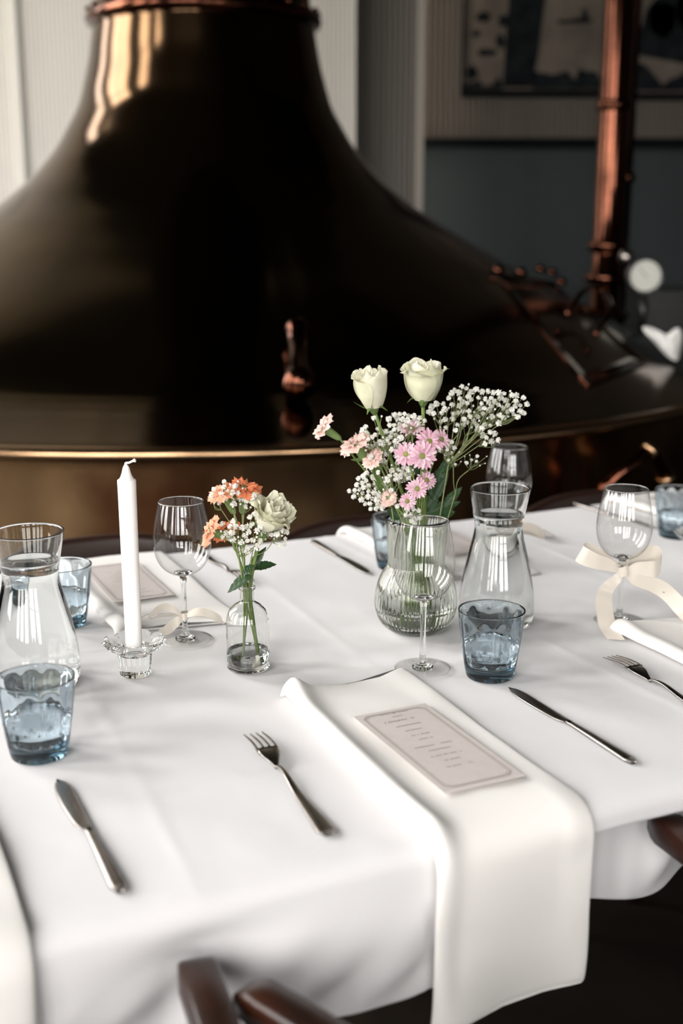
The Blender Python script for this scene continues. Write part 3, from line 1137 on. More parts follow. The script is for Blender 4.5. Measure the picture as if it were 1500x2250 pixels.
hp_ = T(.363, 1.400, .001)
crystal_holder('scalloped crystal candle holder holding the white candle', hp_)
crystal_holder('scalloped crystal candle holder just inside the right edge behind the ribbon', T(1.392, 1.532, .001))
c2 = thing('candle', 'white candle standing in the crystal holder past the right edge', 'candle', T(1.392, 1.532, .0360))
G().lathe([(.0100, 0), (.0105, .22), (.0105, .232), (.006, .245), (.002, .255)], 24).mk('wax', M_WAX, c2)
cd = thing('candle', 'tall unlit white candle with a bent wick, standing left of the wine glass', 'candle', hp_ + Vector((-.0005, 0, .0345)))
cd.rotation_euler = (0, radians(-.1), 0)
G().lathe([(.0098, 0), (.0103, .003), (.0106, .05), (.0108, .12), (.0113, .198), (.0114, .2185), (.0108, .2192), (.0090, .2202), (.0068, .2240), (.0052, .2290), (.0040, .2340), (.0022, .2375)], 40,
          mod=lambda t_, i, r, z: (r * (1 + .01 * sin(t_ * 2 + z * 60)), z)).mk('wax', M_WAX, cd)
g = G()
g.tube(bez([(0, 0, .234), (.000, 0, .2395), (.004, 0, .2402), (.009, 0, .2425), (.0125, 0, .2432)], 5), [.0016] * 6 + [.0014] * 10 + [.0020, .0024, .0026, .0022, .0012][:5], 7)
g.mk('wick', M_WICK, cd)

# ---- small bottle
bpos = T(.501, 1.359, .001)
bt = thing('flower_bottle', 'small clear glass bottle holding the orange and white posy', 'bottle', bpos)
outer = catm([(.0235, 0), (.0270, .003), (.0276, .010), (.0276, .060), (.0270, .070), (.0235, .0795), (.0170, .0860), (.0110, .0900), (.0092, .0935), (.0092, .1060), (.0108, .1075), (.0110, .1100), (.0104, .1120)], 5)
inner = catm([(.0086, .1120), (.0080, .1060), (.0078, .0935), (.0098, .0890), (.0160, .0845), (.0223, .0780), (.0255, .0690), (.0262, .060), (.0262, .012), (.0240, .0065), (.001, .0055)], 5)
G().lathe([(.001, .0015)] + outer + inner, 60).mk('glass_body', M_GLASS, bt)
G().lathe([(.001, .0054), (.0238, .0062), (.0264, .012), (.0264, .0262), (.0255, .0255), (.001, .0255)], 60).mk('water', M_WATER, bt)

# ---- ribbed bulb vase
vpos = T(.770, 1.403, .001)
vs = thing('ribbed_vase', 'ribbed clear glass vase with a round bulb base holding the large bouquet', 'vase', vpos)
outer = catm([(.028, 0), (.036, .002), (.0500, .014), (.0570, .032), (.0578, .048), (.0545, .068), (.0480, .084), (.0410, .0945), (.0395, .100), (.0400, .110), (.0415, .135), (.0432, .163)], 6)
inner = catm([(.0414, .163), (.0397, .135), (.0382, .110), (.0377, .100), (.0392, .0935), (.0462, .0825), (.0527, .067), (.0560, .048), (.0552, .033), (.0480, .017), (.033, .0075), (.001, .006)], 6)
no = 1 + len(outer)
G().lathe([(.001, .0015)] + outer + inner, 448, mod=lambda t_, i, r, z: (r + (.00065 * (abs(sin(t_ * 28)) - .5) if 1 < i < no - 3 else 0), z)).mk('ribbed_glass', M_GLASSV, vs)
wr = [(.001, .0058), (.033, .0073), (.0482, .0168), (.0554, .033), (.0560, .0405), (.0550, .0395), (.001, .0395)]
G().lathe(wr, 96).mk('water', M_WATER, vs)


# ================================================================== RIBBONS
def strip(g, pts, widths, n=8, thick=.0004):
    """ribbon through pts with width vectors."""
    P = bez(pts, n)
    Wv = bez(widths, n)
    up = [p + w / 2 for p, w in zip(P, Wv)]
    lo = [p - w / 2 for p, w in zip(P, Wv)]
    mi = list(P)
    m = len(P)
    for i in range(m):                      # slight cross curvature
        d = P[min(i + 1, m - 1)] - P[max(i - 1, 0)]
        nn_ = d.cross(Wv[i])
        if nn_.length > 1e-9:
            mi[i] = P[i] + nn_.normalized() * (.0009 * sin(i * .5))
    g.add(up + mi + lo, [(k, k + 1, m + k + 1, m + k) for k in range(m - 1)] + [(m + k, m + k + 1, 2 * m + k + 1, 2 * m + k) for k in range(m - 1)])


def V3(x, y, z):
    return Vector((x, y, z))


def ribbon_obj(g, name, parent):
    return g.mk(name, M_RIBBON, parent)


# big bow on the right glass: local x right, y away, z up (metres); 1 px = .644 mm
gpos = T(1.057, 1.313, 0)
kz_ = .079
bow = thing('satin_ribbon', 'cream satin ribbon tied in a big bow under the bowl of the right wine glass', 'ribbon', gpos + Vector((0, 0, kz_)))
u = .000655


def px(dx, dz, dy):
    return V3(dx * u, dy, -dz * u)


g = G()   # left loop: front leaf, roll, back leaf
strip(g, [px(-6, 0, -.008), px(-30, -14, -.014), px(-62, -24, -.018), px(-86, -34, -.018), px(-98, -40, -.010), px(-88, -44, -.001), px(-60, -34, .003), px(-28, -16, .0), px(-4, -3, -.004)],
      [px(3, 12, 0), px(-4, 26, 0), px(-9, 32, .0), px(-15, 34, .0), px(-17, 33, .0), px(-15, 33, 0), px(-10, 30, 0), px(-2, 24, 0), px(2, 12, 0)])
ribbon_obj(g, 'left_loop', bow)
g = G()
strip(g, [px(6, -1, -.008), px(25, -8, -.014), px(48, -8, -.018), px(66, -8, -.018), px(79, -18, -.012), px(80, -30, -.002), px(64, -34, .004), px(32, -20, .002), px(4, -4, -.004)],
      [px(-2, 12, 0), px(-1, 26, .0), px(0, 34, .0), px(3, 37, .0), px(0, 38, .0), px(0, 37, .0), px(3, 34, 0), px(8, 26, 0), px(3, 12, 0)])
ribbon_obj(g, 'right_loop', bow)
g = G()
strip(g, [px(-4, 6, -.009), px(-16, 18, -.013), px(-30, 30, -.016), px(-40, 44, -.018), px(-46, 62, -.028), px(-46, 88, -.044), px(-44, 106, -.062), px(-36, 117.5, -.086)],
      [px(10, 10, 0), px(18, 14, 0), px(26, 14, .002), px(34, 10, .004), px(37, 2, .004), px(37, -3, .002), px(36, -4, -.006), px(34, -4, -.012)])
ribbon_obj(g, 'left_tail', bow)
g = G()
strip(g, [px(6, 6, -.009), px(22, 16, -.012), px(48, 24, -.014), px(78, 36, -.014), px(104, 55, -.022), px(126, 80, -.034), px(146, 102, -.05), px(166, 119, -.07)],
      [px(-2, 14, 0), px(-4, 28, .004), px(-10, 32, .006), px(-20, 30, .008), px(-28, 20, .008), px(-32, 14, .006), px(-32, 10, .006), px(-32, 8, .004)])
ribbon_obj(g, 'right_tail', bow)
g = G()
for (dx, dz) in ((86, 47), (92, 53), (95, 58), (100, 62)):
    g.tube([px(dx, dz, -.0155), px(dx + 2, dz - 2, -.0158), px(dx + 4, dz + 1, -.0157)], .00045, 5)
g.mk('tiny_lettering', M_BLACK, bow, False, kind='stuff')
g = G()
kn = bez([px(-13, 6, -.006), px(-9, 3, -.012), px(0, 0, -.014), px(9, -3, -.012), px(12, -8, -.004), px(6, -8, .004), px(-6, -2, .004), px(-13, 6, -.006)], 4)
strip(g, kn, [px(3, 22, 0)] * len(kn), 1)
ribbon_obj(g, 'knot', bow)


def low_bow(label, glass, z0, sc=1.0, tail=True):
    t = thing('satin_ribbon', label, 'ribbon', glass + Vector((0, 0, z0)))
    k = .000615 * sc

    def q(dx, dz, dy):
        return V3(dx * k, dy, -dz * k)
    g = G()
    strip(g, [q(-3, 0, -.006), q(-25, -22, -.012), q(-48, -24, -.016), q(-70, -8, -.016), q(-76, 6, -.008), q(-50, 4, .004), q(-3, 0, .003)],
          [q(0, 8, 0), q(6, 20, 0), q(8, 18, .006), q(4, 12, .01), q(0, 10, .012), q(0, 14, .012), q(0, 8, 0)])
    ribbon_obj(g, 'left_loop', t)
    g = G()
    strip(g, [q(3, 0, -.006), q(24, -12, -.012), q(50, -14, -.016), q(76, -2, -.014), q(86, 12, -.006), q(50, 8, .006), q(3, 0, .003)],
          [q(0, 8, 0), q(-3, 18, 0), q(0, 24, .006), q(5, 28, .01), q(4, 22, .012), q(0, 14, .012), q(0, 8, 0)])
    ribbon_obj(g, 'right_loop', t)
    g = G()
    strip(g, [q(-3, 2, -.006), q(-18, 12, -.012), q(-38, 28, -.016), q(-60, 38, -.018)], [q(4, 10, 0), q(8, 20, 0), q(12, 20, .006), q(12, 10, .01)])
    ribbon_obj(g, 'short_tail', t)
    if tail:
        g = G()
        zz = (z0 - .0025) / k
        strip(g, [q(-4, 2, .004), q(-45, 6, .012), q(-90, 12, .024), q(-130, zz - 12, .038), q(-165, zz - 2, .055), q(-205, zz - 1, .075)],
              [q(0, 8, .004), q(0, 14, .010), q(4, 10, .018), q(4, 4, .022), q(4, 0, .024), q(5, 0, .024)])
        ribbon_obj(g, 'long_tail', t)
    g = G()
    kn = bez([q(-8, 2, -.005), q(0, 0, -.009), q(8, -1, -.005), q(6, 0, .004), q(-6, 0, .005), q(-8, 2, -.005)], 4)
    strip(g, kn, [q(0, 16, 0)] * len(kn), 1)
    ribbon_obj(g, 'knot', t)
    return t


low_bow('cream satin ribbon tied low on the stem of the glass beside the candle', T(.461, 1.500, 0), .037)
low_bow('cream satin ribbon on the far wine glass, seen between vase and carafe', T(1.09, 1.665, 0), .052, 1.15, False)


# ================================================================== CHAIRS
def armchair(label, a_c, b_front, turn=0.0, half=.265, armz=.692, group='wooden armchairs at the table'):
    t = thing('armchair', label, 'chair', T(a_c, b_front, -TZ), TA + radians(turn), group)
    # local: +y towards the table, seat from y=-.05 to -.5
    out = []
    n = 24
    for s in (-1, 1):
        g = G()
        path = [(s * half, -.0, armz), (s * (half - .014), -.06, armz), (s * (half - .036), -.16, armz), (s * (half - .055), -.27, armz + .02), (s * (half - .085), -.39, armz + .05), (s * (half - .13), -.47, armz + .075)]
        P = bez(path, 6)
        v = []
        hw, hh = .017, .015
        cs = [(-1, -.8), (-.8, -1), (.8, -1), (1, -.8), (1, .8), (.8, 1), (-.8, 1), (-1, .8)]
        for i, p in enumerate(P):
            d = (P[min(i + 1, len(P) - 1)] - P[max(0, i - 1)]).normalized()
            w = d.cross(Vector((0, 0, 1))).normalized()
            e = sqrt(min(1, (i + .35) / 2.0))
            for cx, cz in cs:
                v.append(p + w * cx * hw * (.6 + .4 * e) + Vector((0, 0, cz * hh * e)))
        f = grid_faces(8, len(P), True) + [tuple(range(7, -1, -1)), tuple((len(P) - 1) * 8 + k for k in range(8))]
        mk('arm', v, f, M_WOOD, t, True)
        G().tube([(s * (half - .026), -.11, armz - .01), (s * (half - .05), -.12, .46)], .014, 10).mk('arm_post', M_WOOD, t)
        G().tube([(s * .20, -.09, .44), (s * .215, -.06, 0)], [.019, .014], 10).mk('leg', M_WOOD, t)
        G().tube([(s * .18, -.47, .44), (s * .20, -.54, 0)], [.019, .014], 10).mk('leg', M_WOOD, t)
        G().tube([(s * .165, -.45, .45), (s * .165, -.49, armz + .07)], .015, 10).mk('back_post', M_WOOD, t)
    P = bez([(-(half - .13), -.47, armz + .075), (-.08, -.515, armz + .085), (.08, -.515, armz + .085), (half - .13, -.47, armz + .075)], 8)
    v = []
    for i, p in enumerate(P):
        d = (P[min(i + 1, len(P) - 1)] - P[max(0, i - 1)]).normalized()
        w = d.cross(Vector((0, 0, 1))).normalized()
        for cx, cz in [(-1, -.8), (-.8, -1), (.8, -1), (1, -.8), (1, .8), (.8, 1), (-.8, 1), (-1, .8)]:
            v.append(p + w * cx * .011 + Vector((0, 0, cz * .034)))
    mk('back_rail', v, grid_faces(8, len(P), True) + [tuple(range(7, -1, -1)), tuple((len(P) - 1) * 8 + k for k in range(8))], M_WOOD, t)
    g = G().box(-.05, .05, -.505, -.49, .46, armz + .06).mk('back_splat', M_WOOD, t, False)
    v = []
    for (z, k) in ((.435, .96), (.45, 1), (.475, 1), (.487, .9), (.49, .6)):
        for i in range(32):
            q = 2 * pi * i / 32
            c, s_ = cos(q), sin(q)
            x = .225 * k * (abs(c) ** .6) * (1 if c > 0 else -1)
            y = -.28 + .22 * k * (abs(s_) ** .6) * (1 if s_ > 0 else -1)
            v.append((x, y, z))
    mk('seat', v, grid_faces(32, 5, True) + [tuple(range(31, -1, -1)), tuple(4 * 32 + k for k in range(32))], M_SEAT, t)
    return t


armchair('dark wooden armchair at the bottom left, its right arm against the cloth', .030, .838, 6, half=.235)
armchair('dark wooden armchair before the front napkin, arms against the cloth', .538, .852, 10, half=.253)
armchair('dark wooden armchair at the right, mostly outside the photo', 1.07, .842, 0, half=.235)


def side_chair(label, a_c, b_back, top, half=.2):
    """armless chair pushed in from the far side, its back rail just behind the table."""
    t = thing('side_chair', label, 'chair', T(a_c, b_back, -TZ), TA + pi, 'low side chairs on the far side')
    P = bez([(-half, .012, top - .022), (-half * .5, -.012, top - .004), (0, -.018, top), (half * .5, -.012, top - .004), (half, .012, top - .022)], 7)
    v = []
    for i, p in enumerate(P):
        d = (P[min(i + 1, len(P) - 1)] - P[max(0, i - 1)]).normalized()
        w = d.cross(Vector((0, 0, 1))).normalized()
        for cx, cz in [(-1, -.85), (-.8, -1), (.8, -1), (1, -.85), (1, .8), (.7, 1), (-.7, 1), (-1, .8)]:
            v.append(p + w * cx * .012 + Vector((0, 0, -.04 + cz * .04)))
    mk('back_rail', v, grid_faces(8, len(P), True) + [tuple(range(7, -1, -1)), tuple((len(P) - 1) * 8 + k for k in range(8))], M_WOODD, t)
    for s in (-1, 1):
        G().tube([(s * half * .93, .01, top - .09), (s * .18, .02, .43)], .013, 10).mk('back_post', M_WOODD, t)
        G().tube([(s * .18, .02, .45), (s * .19, -.03, 0)], [.018, .013], 10).mk('leg', M_WOODD, t)
        G().tube([(s * .17, .40, .43), (s * .18, .42, 0)], [.018, .013], 10).mk('leg', M_WOODD, t)
    G().box(-.03, .03, -.008, .006, .46, top - .06).mk('back_splat', M_WOODD, t, False)
    G().box(-.2, .2, .0, .43, .43, .462).mk('seat', M_SEAT, t, False)
    return t


side_chair('low dark chair on the far side between left carafe and candle', .47, 2.10, .752, .19)
side_chair('low dark chair on the far side behind the large bouquet', 1.02, 2.10, .735, .19)
side_chair('low dark chair on the far side behind the right wine glass', 1.60, 2.10, .735, .19)


# ================================================================== FLOWERS
def petal_surface(fn, nu, nv):
    v = [fn(-1 + 2 * i / (nu - 1), j / (nv - 1)) for j in range(nv) for i in range(nu)]
    return v, grid_faces(nu, nv)


def orient(head, direction):
    return Matrix.Translation(head) @ Vector(direction).to_track_quat('Z', 'Y').to_matrix().to_4x4()


def stem_pts(base, via, head, n=7):
    return bez([base, via, head], n)


def leaf_mesh(g, base, tip, width, bend=.2, fold=.25, serr=0.0, nrm=None):
    base, tip = Vector(base), Vector(tip)
    d = tip - base
    L = d.length
    d.normalize()
    w = d.cross(nrm or Vector((0, -.4, 1))).normalized()
    nn_ = w.cross(d)
    nu, nv = 7, 17
    v = []
    for j in range(nv):
        s = j / (nv - 1)
        hw = width * .5 * (sin(pi * s ** .75)) ** .8 if 0 < s < 1 else .0003
        if serr and j % 2:
            hw *= 1 - serr
        for i in range(nu):
            q = -1 + 2 * i / (nu - 1)
            v.append(base + d * L * s + w * hw * q + nn_ * (fold * hw * abs(q) - bend * L * s * s + .0004 * sin(s * 30 + q * 3)))
    g.add(v, grid_faces(nu, nv))


def rose(label, base, via, head, direction, size=1.0, openness=0.3, seed=1, leaves=(), group=None, hscale=1.0):
    """cream rose: stem, sepals, petals as parts. head = base of the bloom."""
    random.seed(seed)
    base, via, head = Vector(base), Vector(via), Vector(head)
    t = thing('rose', label, 'flower', base, 0, group)
    P = [p - base for p in stem_pts(base, via, head, 8)]
    G().tube(P, .0024, 8).mk('stem', M_GREEN, t)
    M = orient(head - base, direction)
    H = .050 * size * hscale
    G().lathe([(.0026, -.006), (.0055, -.001), (.0075, .004), (.0060, .008)], 14, M=M).mk('hip', M_SEPAL, t)
    layers = [(3, .0065, .16, .95, 0), (3, .0105, .40, .99, .3), (3, .0150, .75, 1.0, .8), (3, .0190, .95, .95, 1.5)]
    if openness > .3:
        layers.append((3, .0215, 1.0, .93, 1.9))
    if openness > .5:
        layers = [(3, .0065, .16, .95, 0), (3, .0105, .40, .99, .3), (4, .0150, .75, 1.0, .7), (5, .0195, .95, .93, 1.0), (5, .0235, 1.0, .82, 1.8)]
    off = random.random() * 6
    for li, (cnt, rmax, halfang, hh, curl) in enumerate(layers):
        for k in range(cnt):
            a0 = off + li * 1.1 + 2 * pi * k / cnt + random.uniform(-.15, .15)
            hs = H * hh * random.uniform(.94, 1.05)
            rm = rmax * size * random.uniform(.95, 1.06)
            wob = random.random() * 6
            curlk = curl * (.4 + openness) * random.uniform(.5, 1.35)
            ha = (pi / cnt) * (1.45 if cnt > 3 else 1.25)

            def fn(uu, vv, a0=a0, hs=hs, rm=rm, ha=ha, curlk=curlk, wob=wob):
                belly = sin(pi * (.10 + vv * .60)) ** .8
                r = rm * (.18 + .92 * belly)
                if openness > .5:
                    r = rm * (.18 + .85 * vv ** .5 * (1 + .12 * sin(pi * vv)))
                wfac = (sin(pi * (.18 + .64 * min(vv * .98, 1)))) ** .7
                if vv > .7:
                    wfac *= sqrt(max(.02, 1 - ((vv - .7) / .32) ** 2.2)) if openness > .5 else (1 - .75 * ((vv - .7) / .3) ** 1.6)
                ang = a0 + uu * ha * wfac * 1.05
                lip = smooth01((vv - .72) / .28)
                r += .0022 * size * uu * (.4 + vv) * (0 if openness > .5 else 1)
                r += curlk * .0055 * size * lip * ((.6 + .4 * cos(uu * 2.5 + wob)) if openness > .5 else (.55 + 1.1 * abs(uu))) + .0012 * size * sin(uu * 6 + wob) * vv
                z = hs * (vv - .07 * uu * uu * vv) - curlk * .0035 * size * lip ** 2 * (.7 + .5 * sin(uu * 3 + wob))
                return M @ Vector((r * cos(ang), r * sin(ang), z + .004))
            v, f = petal_surface(fn, 11, 13)
            mk('petal', v, f, M_ROSE if li < 3 else (M_ROSE if k % 2 else M_ROSEG), t)
    for k in range(5):
        a = off + 2 * pi * k / 5 + .3
        r1 = random.uniform(.020, .027) * size
        g = G()
        lift = random.uniform(.008, .026) * size
        if random.random() < .35:
            lift = -.006
        pts = [M @ Vector((.005 * cos(a), .005 * sin(a), .004)), M @ Vector((.014 * size * cos(a), .014 * size * sin(a), .006)), M @ Vector((r1 * cos(a), r1 * sin(a), .006 + lift))]
        C = bez(pts, 5)
        side = (M.to_3x3() @ Vector((-sin(a), cos(a), 0)))
        m = len(C)
        ws = [.0038 * (1 - (i / (m - 1)) ** 1.5) + .0003 for i in range(m)]
        g.add([c + side * w_ for c, w_ in zip(C, ws)] + [c - side * w_ for c, w_ in zip(C, ws)], [(i, i + 1, m + i + 1, m + i) for i in range(m - 1)])
        g.mk('sepal', M_SEPAL, t)
    for (lb, lt, w_) in leaves:
        g = G()
        leaf_mesh(g, Vector(lb) - base, Vector(lt) - base, w_, .12, .25, .12)
        g.mk('leaf', M_LEAF, t)
    return t


def carnation(label, base, via, head, direction, mat_, size=1.0, seed=1, spread=1.0, group=None, flat=.5, npet=9, calyx=.024):
    random.seed(seed)
    base, via, head = Vector(base), Vector(via), Vector(head)
    t = thing('carnation', label, 'flower', base, 0, group)
    d = Vector(direction).normalized()
    cb = head - d * calyx * size
    P = [p - base for p in stem_pts(base, via, cb, 8)]
    G().tube(P, .0013, 7).mk('stem', M_GREEN, t)
    M = orient(cb - base, d)
    L = calyx * size
    G().lathe([(.0014, -.002), (.0036 * size, .002), (.0046 * size, L * .35), (.0052 * size, L * .7), (.0060 * size, L * .98), (.0054 * size, L * 1.02)], 14, M=M,
              mod=lambda q, i, r, z: (r, z + (.0022 * cos(q * 5) if i >= 4 else 0))).mk('calyx', M_CALYX, t)
    Mh = orient(head - base, d)
    off = random.random() * 6
    for k in range(npet):
        inner = k >= npet * .6
        a0 = off + 2 * pi * k * (1 / 5.0 if not inner else 1 / 3.7) + random.uniform(-.2, .2)
        R = (.0165 if not inner else .0115) * size * random.uniform(.85, 1.12) * spread
        up = (flat if not inner else flat + .7) * random.uniform(.8, 1.25)
        wob = random.random() * 6

        def fn(uu, vv, a0=a0, R=R, up=up, wob=wob, inner=inner):
            rr = .002 * size + R * vv
            w = .85 * smooth01(vv * 1.5) / max(.25, vv ** .3)
            ang = a0 + uu * w * .9
            ed = 1 - .12 * uu * uu - (.07 * (1 if int((uu + 1) * 6) % 2 else -1) if vv > .97 else 0)
            rr *= ed
            z = up * rr * .8 * (1.0 - .35 * vv) - .2 * R * vv ** 3 + .0016 * size * vv * sin(uu * 8 + wob) + .001 * size * vv * sin(uu * 17 + wob * 2)
            return Mh @ Vector((rr * cos(ang), rr * sin(ang), z))
        v, f = petal_surface(fn, 13, 8)
        mk('petal', v, f, mat_, t)
    return t


def daisy_petals(size):
    """shared meshes for daisy petals."""
    def fn(uu, vv):
        w = .0023 * size * (sin(pi * (.12 + .80 * vv ** .8)) ** .6)
        if vv > .95:
            w *= .55
        return Vector((.0018 + .0135 * size * vv, w * uu, .0022 * size * sin(vv * 2.1) + .0009 * size * (uu * uu - .4)))
    v, f = petal_surface(fn, 5, 7)
    out = []
    for nm, m in (('petal', M_LILAC), ('petal', M_LILACL)):
        me = bpy.data.meshes.new(nm)
        me.from_pydata([tuple(p) for p in v], [], f)
        me.polygons.foreach_set('use_smooth', [True] * len(me.polygons))
        me.materials.append(m)
        out.append(me)
    return out


DP = daisy_petals(1.0)


def daisy(label, base, via, head, direction, size=1.0, seed=1, group=None, npet=20):
    random.seed(seed)
    base, via, head = Vector(base), Vector(via), Vector(head)
    t = thing('pink_daisy', label, 'flower', base, 0, group)
    P = [p - base for p in stem_pts(base, via, head, 8)]
    G().tube(P, .0011, 7).mk('stem', M_GREEN, t)
    M = orient(head - base, direction)
    G().lathe([(.001, -.004), (.003, -.002), (.0038, .0008), (.0030, .002)], 12, M=M).mk('flower_cup', M_SEPAL, t)
    G().lathe([(.0036 * size, .001), (.0036 * size, .0028), (.0026 * size, .0038), (.0008, .0040)], 14, M=M).mk('disc', M_DISC, t)
    for k in range(npet + 8):
        o = bpy.data.objects.new('petal', DP[random.random() < .5])
        inner = k >= npet
        a = 2 * pi * (k / npet if not inner else (k - npet) / 8.0 + .03) + random.uniform(-.06, .06)
        sc = size * random.uniform(.88, 1.08) * (.72 if inner else 1)
        tilt = random.uniform(-.12, .12) + (.45 if inner else (.08 if k % 2 else -.05))
        o.matrix_local = M @ Matrix.Rotation(a, 4, 'Z') @ Matrix.Rotation(-tilt, 4, 'Y') @ Matrix.Scale(sc, 4)
        link(o, t)
    return t


# florets shared by all baby's breath sprigs
def floret_meshes():
    out = []
    for s in range(4):
        random.seed(40 + s)
        g = G()
        cnt = 13
        for k in range(cnt):
            zz = 1 - 1.55 * (k + .5) / cnt
            rr = sqrt(max(0, 1 - zz * zz))
            a = k * 2.4 + random.uniform(-.3, .3)
            d = Vector((rr * cos(a), rr * sin(a), zz))
            sd = d.cross(Vector((random.uniform(-1, 1), random.uniform(-1, 1), random.uniform(-1, 1)))).normalized()
            up = d.cross(sd)
            R = random.uniform(.85, 1.1)
            c0 = d * .15
            p = [c0, d * R * .75 + sd * .46, d * R * 1.04 + sd * .26 + up * .12, d * R * .92 + up * -.06, d * R * 1.04 - sd * .24 + up * .10, d * R * .75 - sd * .46]
            g.add(p, [(0, 1, 2, 3), (0, 3, 4, 5)])
        g.lathe([(.1, -.95), (.30, -.6), (.42, -.1), (.3, .3), (.05, .42)], 6)
        me = bpy.data.meshes.new('floret')
        me.from_pydata(g.v, [], g.f)
        me.materials.append(M_GYP)
        out.append(me)
    me = bpy.data.meshes.new('bud')
    g = G().lathe([(.1, -1.0), (.5, -.7), (.8, -.1), (.7, .5), (.3, .9), (.05, 1.0)], 8)
    me.from_pydata(g.v, [], g.f)
    me.polygons.foreach_set('use_smooth', [True] * len(me.polygons))
    me.materials.append(M_GYP)
    out.append(me)
    return out


FL = floret_meshes()


def sprig(label, base, fork_pt, spots, r=.0044, seed=1, bud=.12):
    """spots: list of world points; twigs branch from fork_pt to clusters of spots."""
    random.seed(seed)
    base = Vector(base)
    t = thing('babys_breath_sprig', label, 'flower', base, 0, "baby's breath in the vases")
    fork_pt = Vector(fork_pt)
    g = G()
    g.tube([p - base for p in bez([base, base.lerp(fork_pt, .5) + Vector((random.uniform(-.003, .003), 0, 0)), fork_pt], 6)], .0010, 6)
    # cluster spots around a few hubs (k-means by greedy choice)
    hubs = []
    rest = list(spots)
    nh = max(2, len(spots) // 6)
    cent = [spots[int(i * len(spots) / nh)] for i in range(nh)]
    for _ in range(6):
        gr = [[] for _ in cent]
        for s in spots:
            gr[min(range(nh), key=lambda i: (s - cent[i]).length)].append(s)
        cent = [sum(q, Vector()) / len(q) if q else c for q, c in zip(gr, cent)]
    for q, c in zip(gr, cent):
        if not q:
            continue
        hub = fork_pt.lerp(c, .72)
        mid = fork_pt.lerp(hub, .5) + Vector((random.uniform(-.006, .006), random.uniform(-.004, .004), random.uniform(-.006, .004)))
        g.tube([p - base for p in bez([fork_pt, mid, hub], 5)], .0006, 5)
        for s in q:
            m2 = hub.lerp(s, .5) + Vector((random.uniform(-.004, .004), random.uniform(-.004, .004), random.uniform(-.005, .001)))
            g.tube([p - base for p in bez([hub, m2, s], 3)], .00034, 4)
    g.mk('twigs', M_TWIG, t)
    for s in spots:
        isb = random.random() < bud
        o = bpy.data.objects.new('bud' if isb else 'floret', FL[4] if isb else FL[random.randrange(4)])
        rr = (r * .42 if isb else r * random.uniform(.72, 1.18))
        d = (s - fork_pt).normalized() + Vector((random.uniform(-.5, .5), random.uniform(-.8, .1), random.uniform(-.3, .5)))
        o.matrix_local = orient(s - base, d) @ Matrix.Rotation(random.random() * 6, 4, 'Z') @ Matrix.Scale(rr, 4)
        link(o, t)
    return t


def spots_in(ells, y0, dy, seed, mind=9.5):
    """ells: (cx, cy, rx, ry, tilt_deg, count) in photo pixels; spread in depth around y0."""
    random.seed(seed)
    out, pxs = [], []
    for (cx, cy, rx, ry, tl, n) in ells:
        k = tries = 0
        while k < n and tries < 4000:
            tries += 1
            a, q = random.random() * 2 * pi, sqrt(random.random())
            x, y = rx * q * cos(a), ry * q * sin(a)
            tt = radians(tl)
            X, Y = cx + x * cos(tt) - y * sin(tt), cy + x * sin(tt) + y * cos(tt)
            if any(math.hypot(X - p[0], Y - p[1]) < mind for p in pxs):
                continue
            pxs.append((X, Y))
            out.append(PT(X, Y, y0 + random.uniform(-dy, dy)))
            k += 1
    return out


VY = vpos.y
vb = vpos + Vector((0, 0, .012))


def VB(i):
    a = i * 2.399
    return vb + Vector((.020 * cos(a) + .004, .017 * sin(a), .002 * (i % 3)))


def VM(dx, dy=0.0):
    """point in the vase mouth."""
    return vpos + Vector((dx, dy, .150))


def via(base, head, mouth):
    return mouth


def hd(x, y, dy=0.0):
    return PT(x, y, VY + dy)


rose('left cream rose bud of the large bouquet, smaller and upright', VB(0), VM(-.006, .006), hd(822, 902, .005), (-.16, -.05, 1), 1.0, .1, 3, group=None, hscale=1.12)
rose('right cream rose of the large bouquet, fuller, beside the white sprays', VB(1), VM(.010, .004), hd(929, 885, .0), (.02, -.05, 1), 1.10, .36, 8, hscale=1.0)
C = [
    ('pale pink carnation reaching out furthest left of the large bouquet', (712, 941), (-.78, -.15, .55), M_PINK, 1.12, 11, -.020, .010),
    ('pale pink carnation right of the outermost one, above the white florets', (783, 978), (-.50, -.25, .85), M_PINK, 1.35, 12, -.016, -.012),
    ('small pale pink carnation low in the left of the large bouquet', (820, 1010), (-.45, -.45, .6), M_PINK, .9, 13, -.012, -.02),
    ('small half-hidden pale pink carnation low above the vase rim', (853, 1095), (-.3, -.7, .5), M_PINK, .68, 14, -.008, -.022),
]
for i, (lb, hp, d, m, sz, sd, mx, my) in enumerate(C):
    carnation(lb, VB(2 + i), VM(mx, my), hd(hp[0], hp[1], my), d, m, sz, sd, group=None, npet=11, flat=.45)
Dz = [
    ('pink daisy topmost in the centre of the large bouquet, seen from the side', (905, 943), (-.1, -.45, .9), 1.15, 21, -.004),
    ('large pink daisy facing front in the middle of the bouquet', (927, 1002), (.05, -1, .22), 1.32, 22, -.034),
    ('large pink daisy behind the middle one, upper right', (942, 972), (.15, -.75, .6), 1.35, 23, -.018),
    ('pink daisy left of the front-facing middle one', (893, 998), (-.45, -.9, .2), 1.12, 24, -.024),
    ('pink daisy at the right end of the upper daisy group', (968, 966), (.65, -.6, .4), 1.0, 25, -.012),
    ('pink daisy of the lower group, in its middle', (916, 1074), (.0, -1, .25), 1.0, 26, -.034),
    ('pink daisy of the lower group, upper right one', (936, 1056), (.35, -.75, .5), .95, 27, -.022),
    ('small pink daisy lowest of all, just above the wine glass', (895, 1101), (-.15, -1, .1), .82, 28, -.036),
]
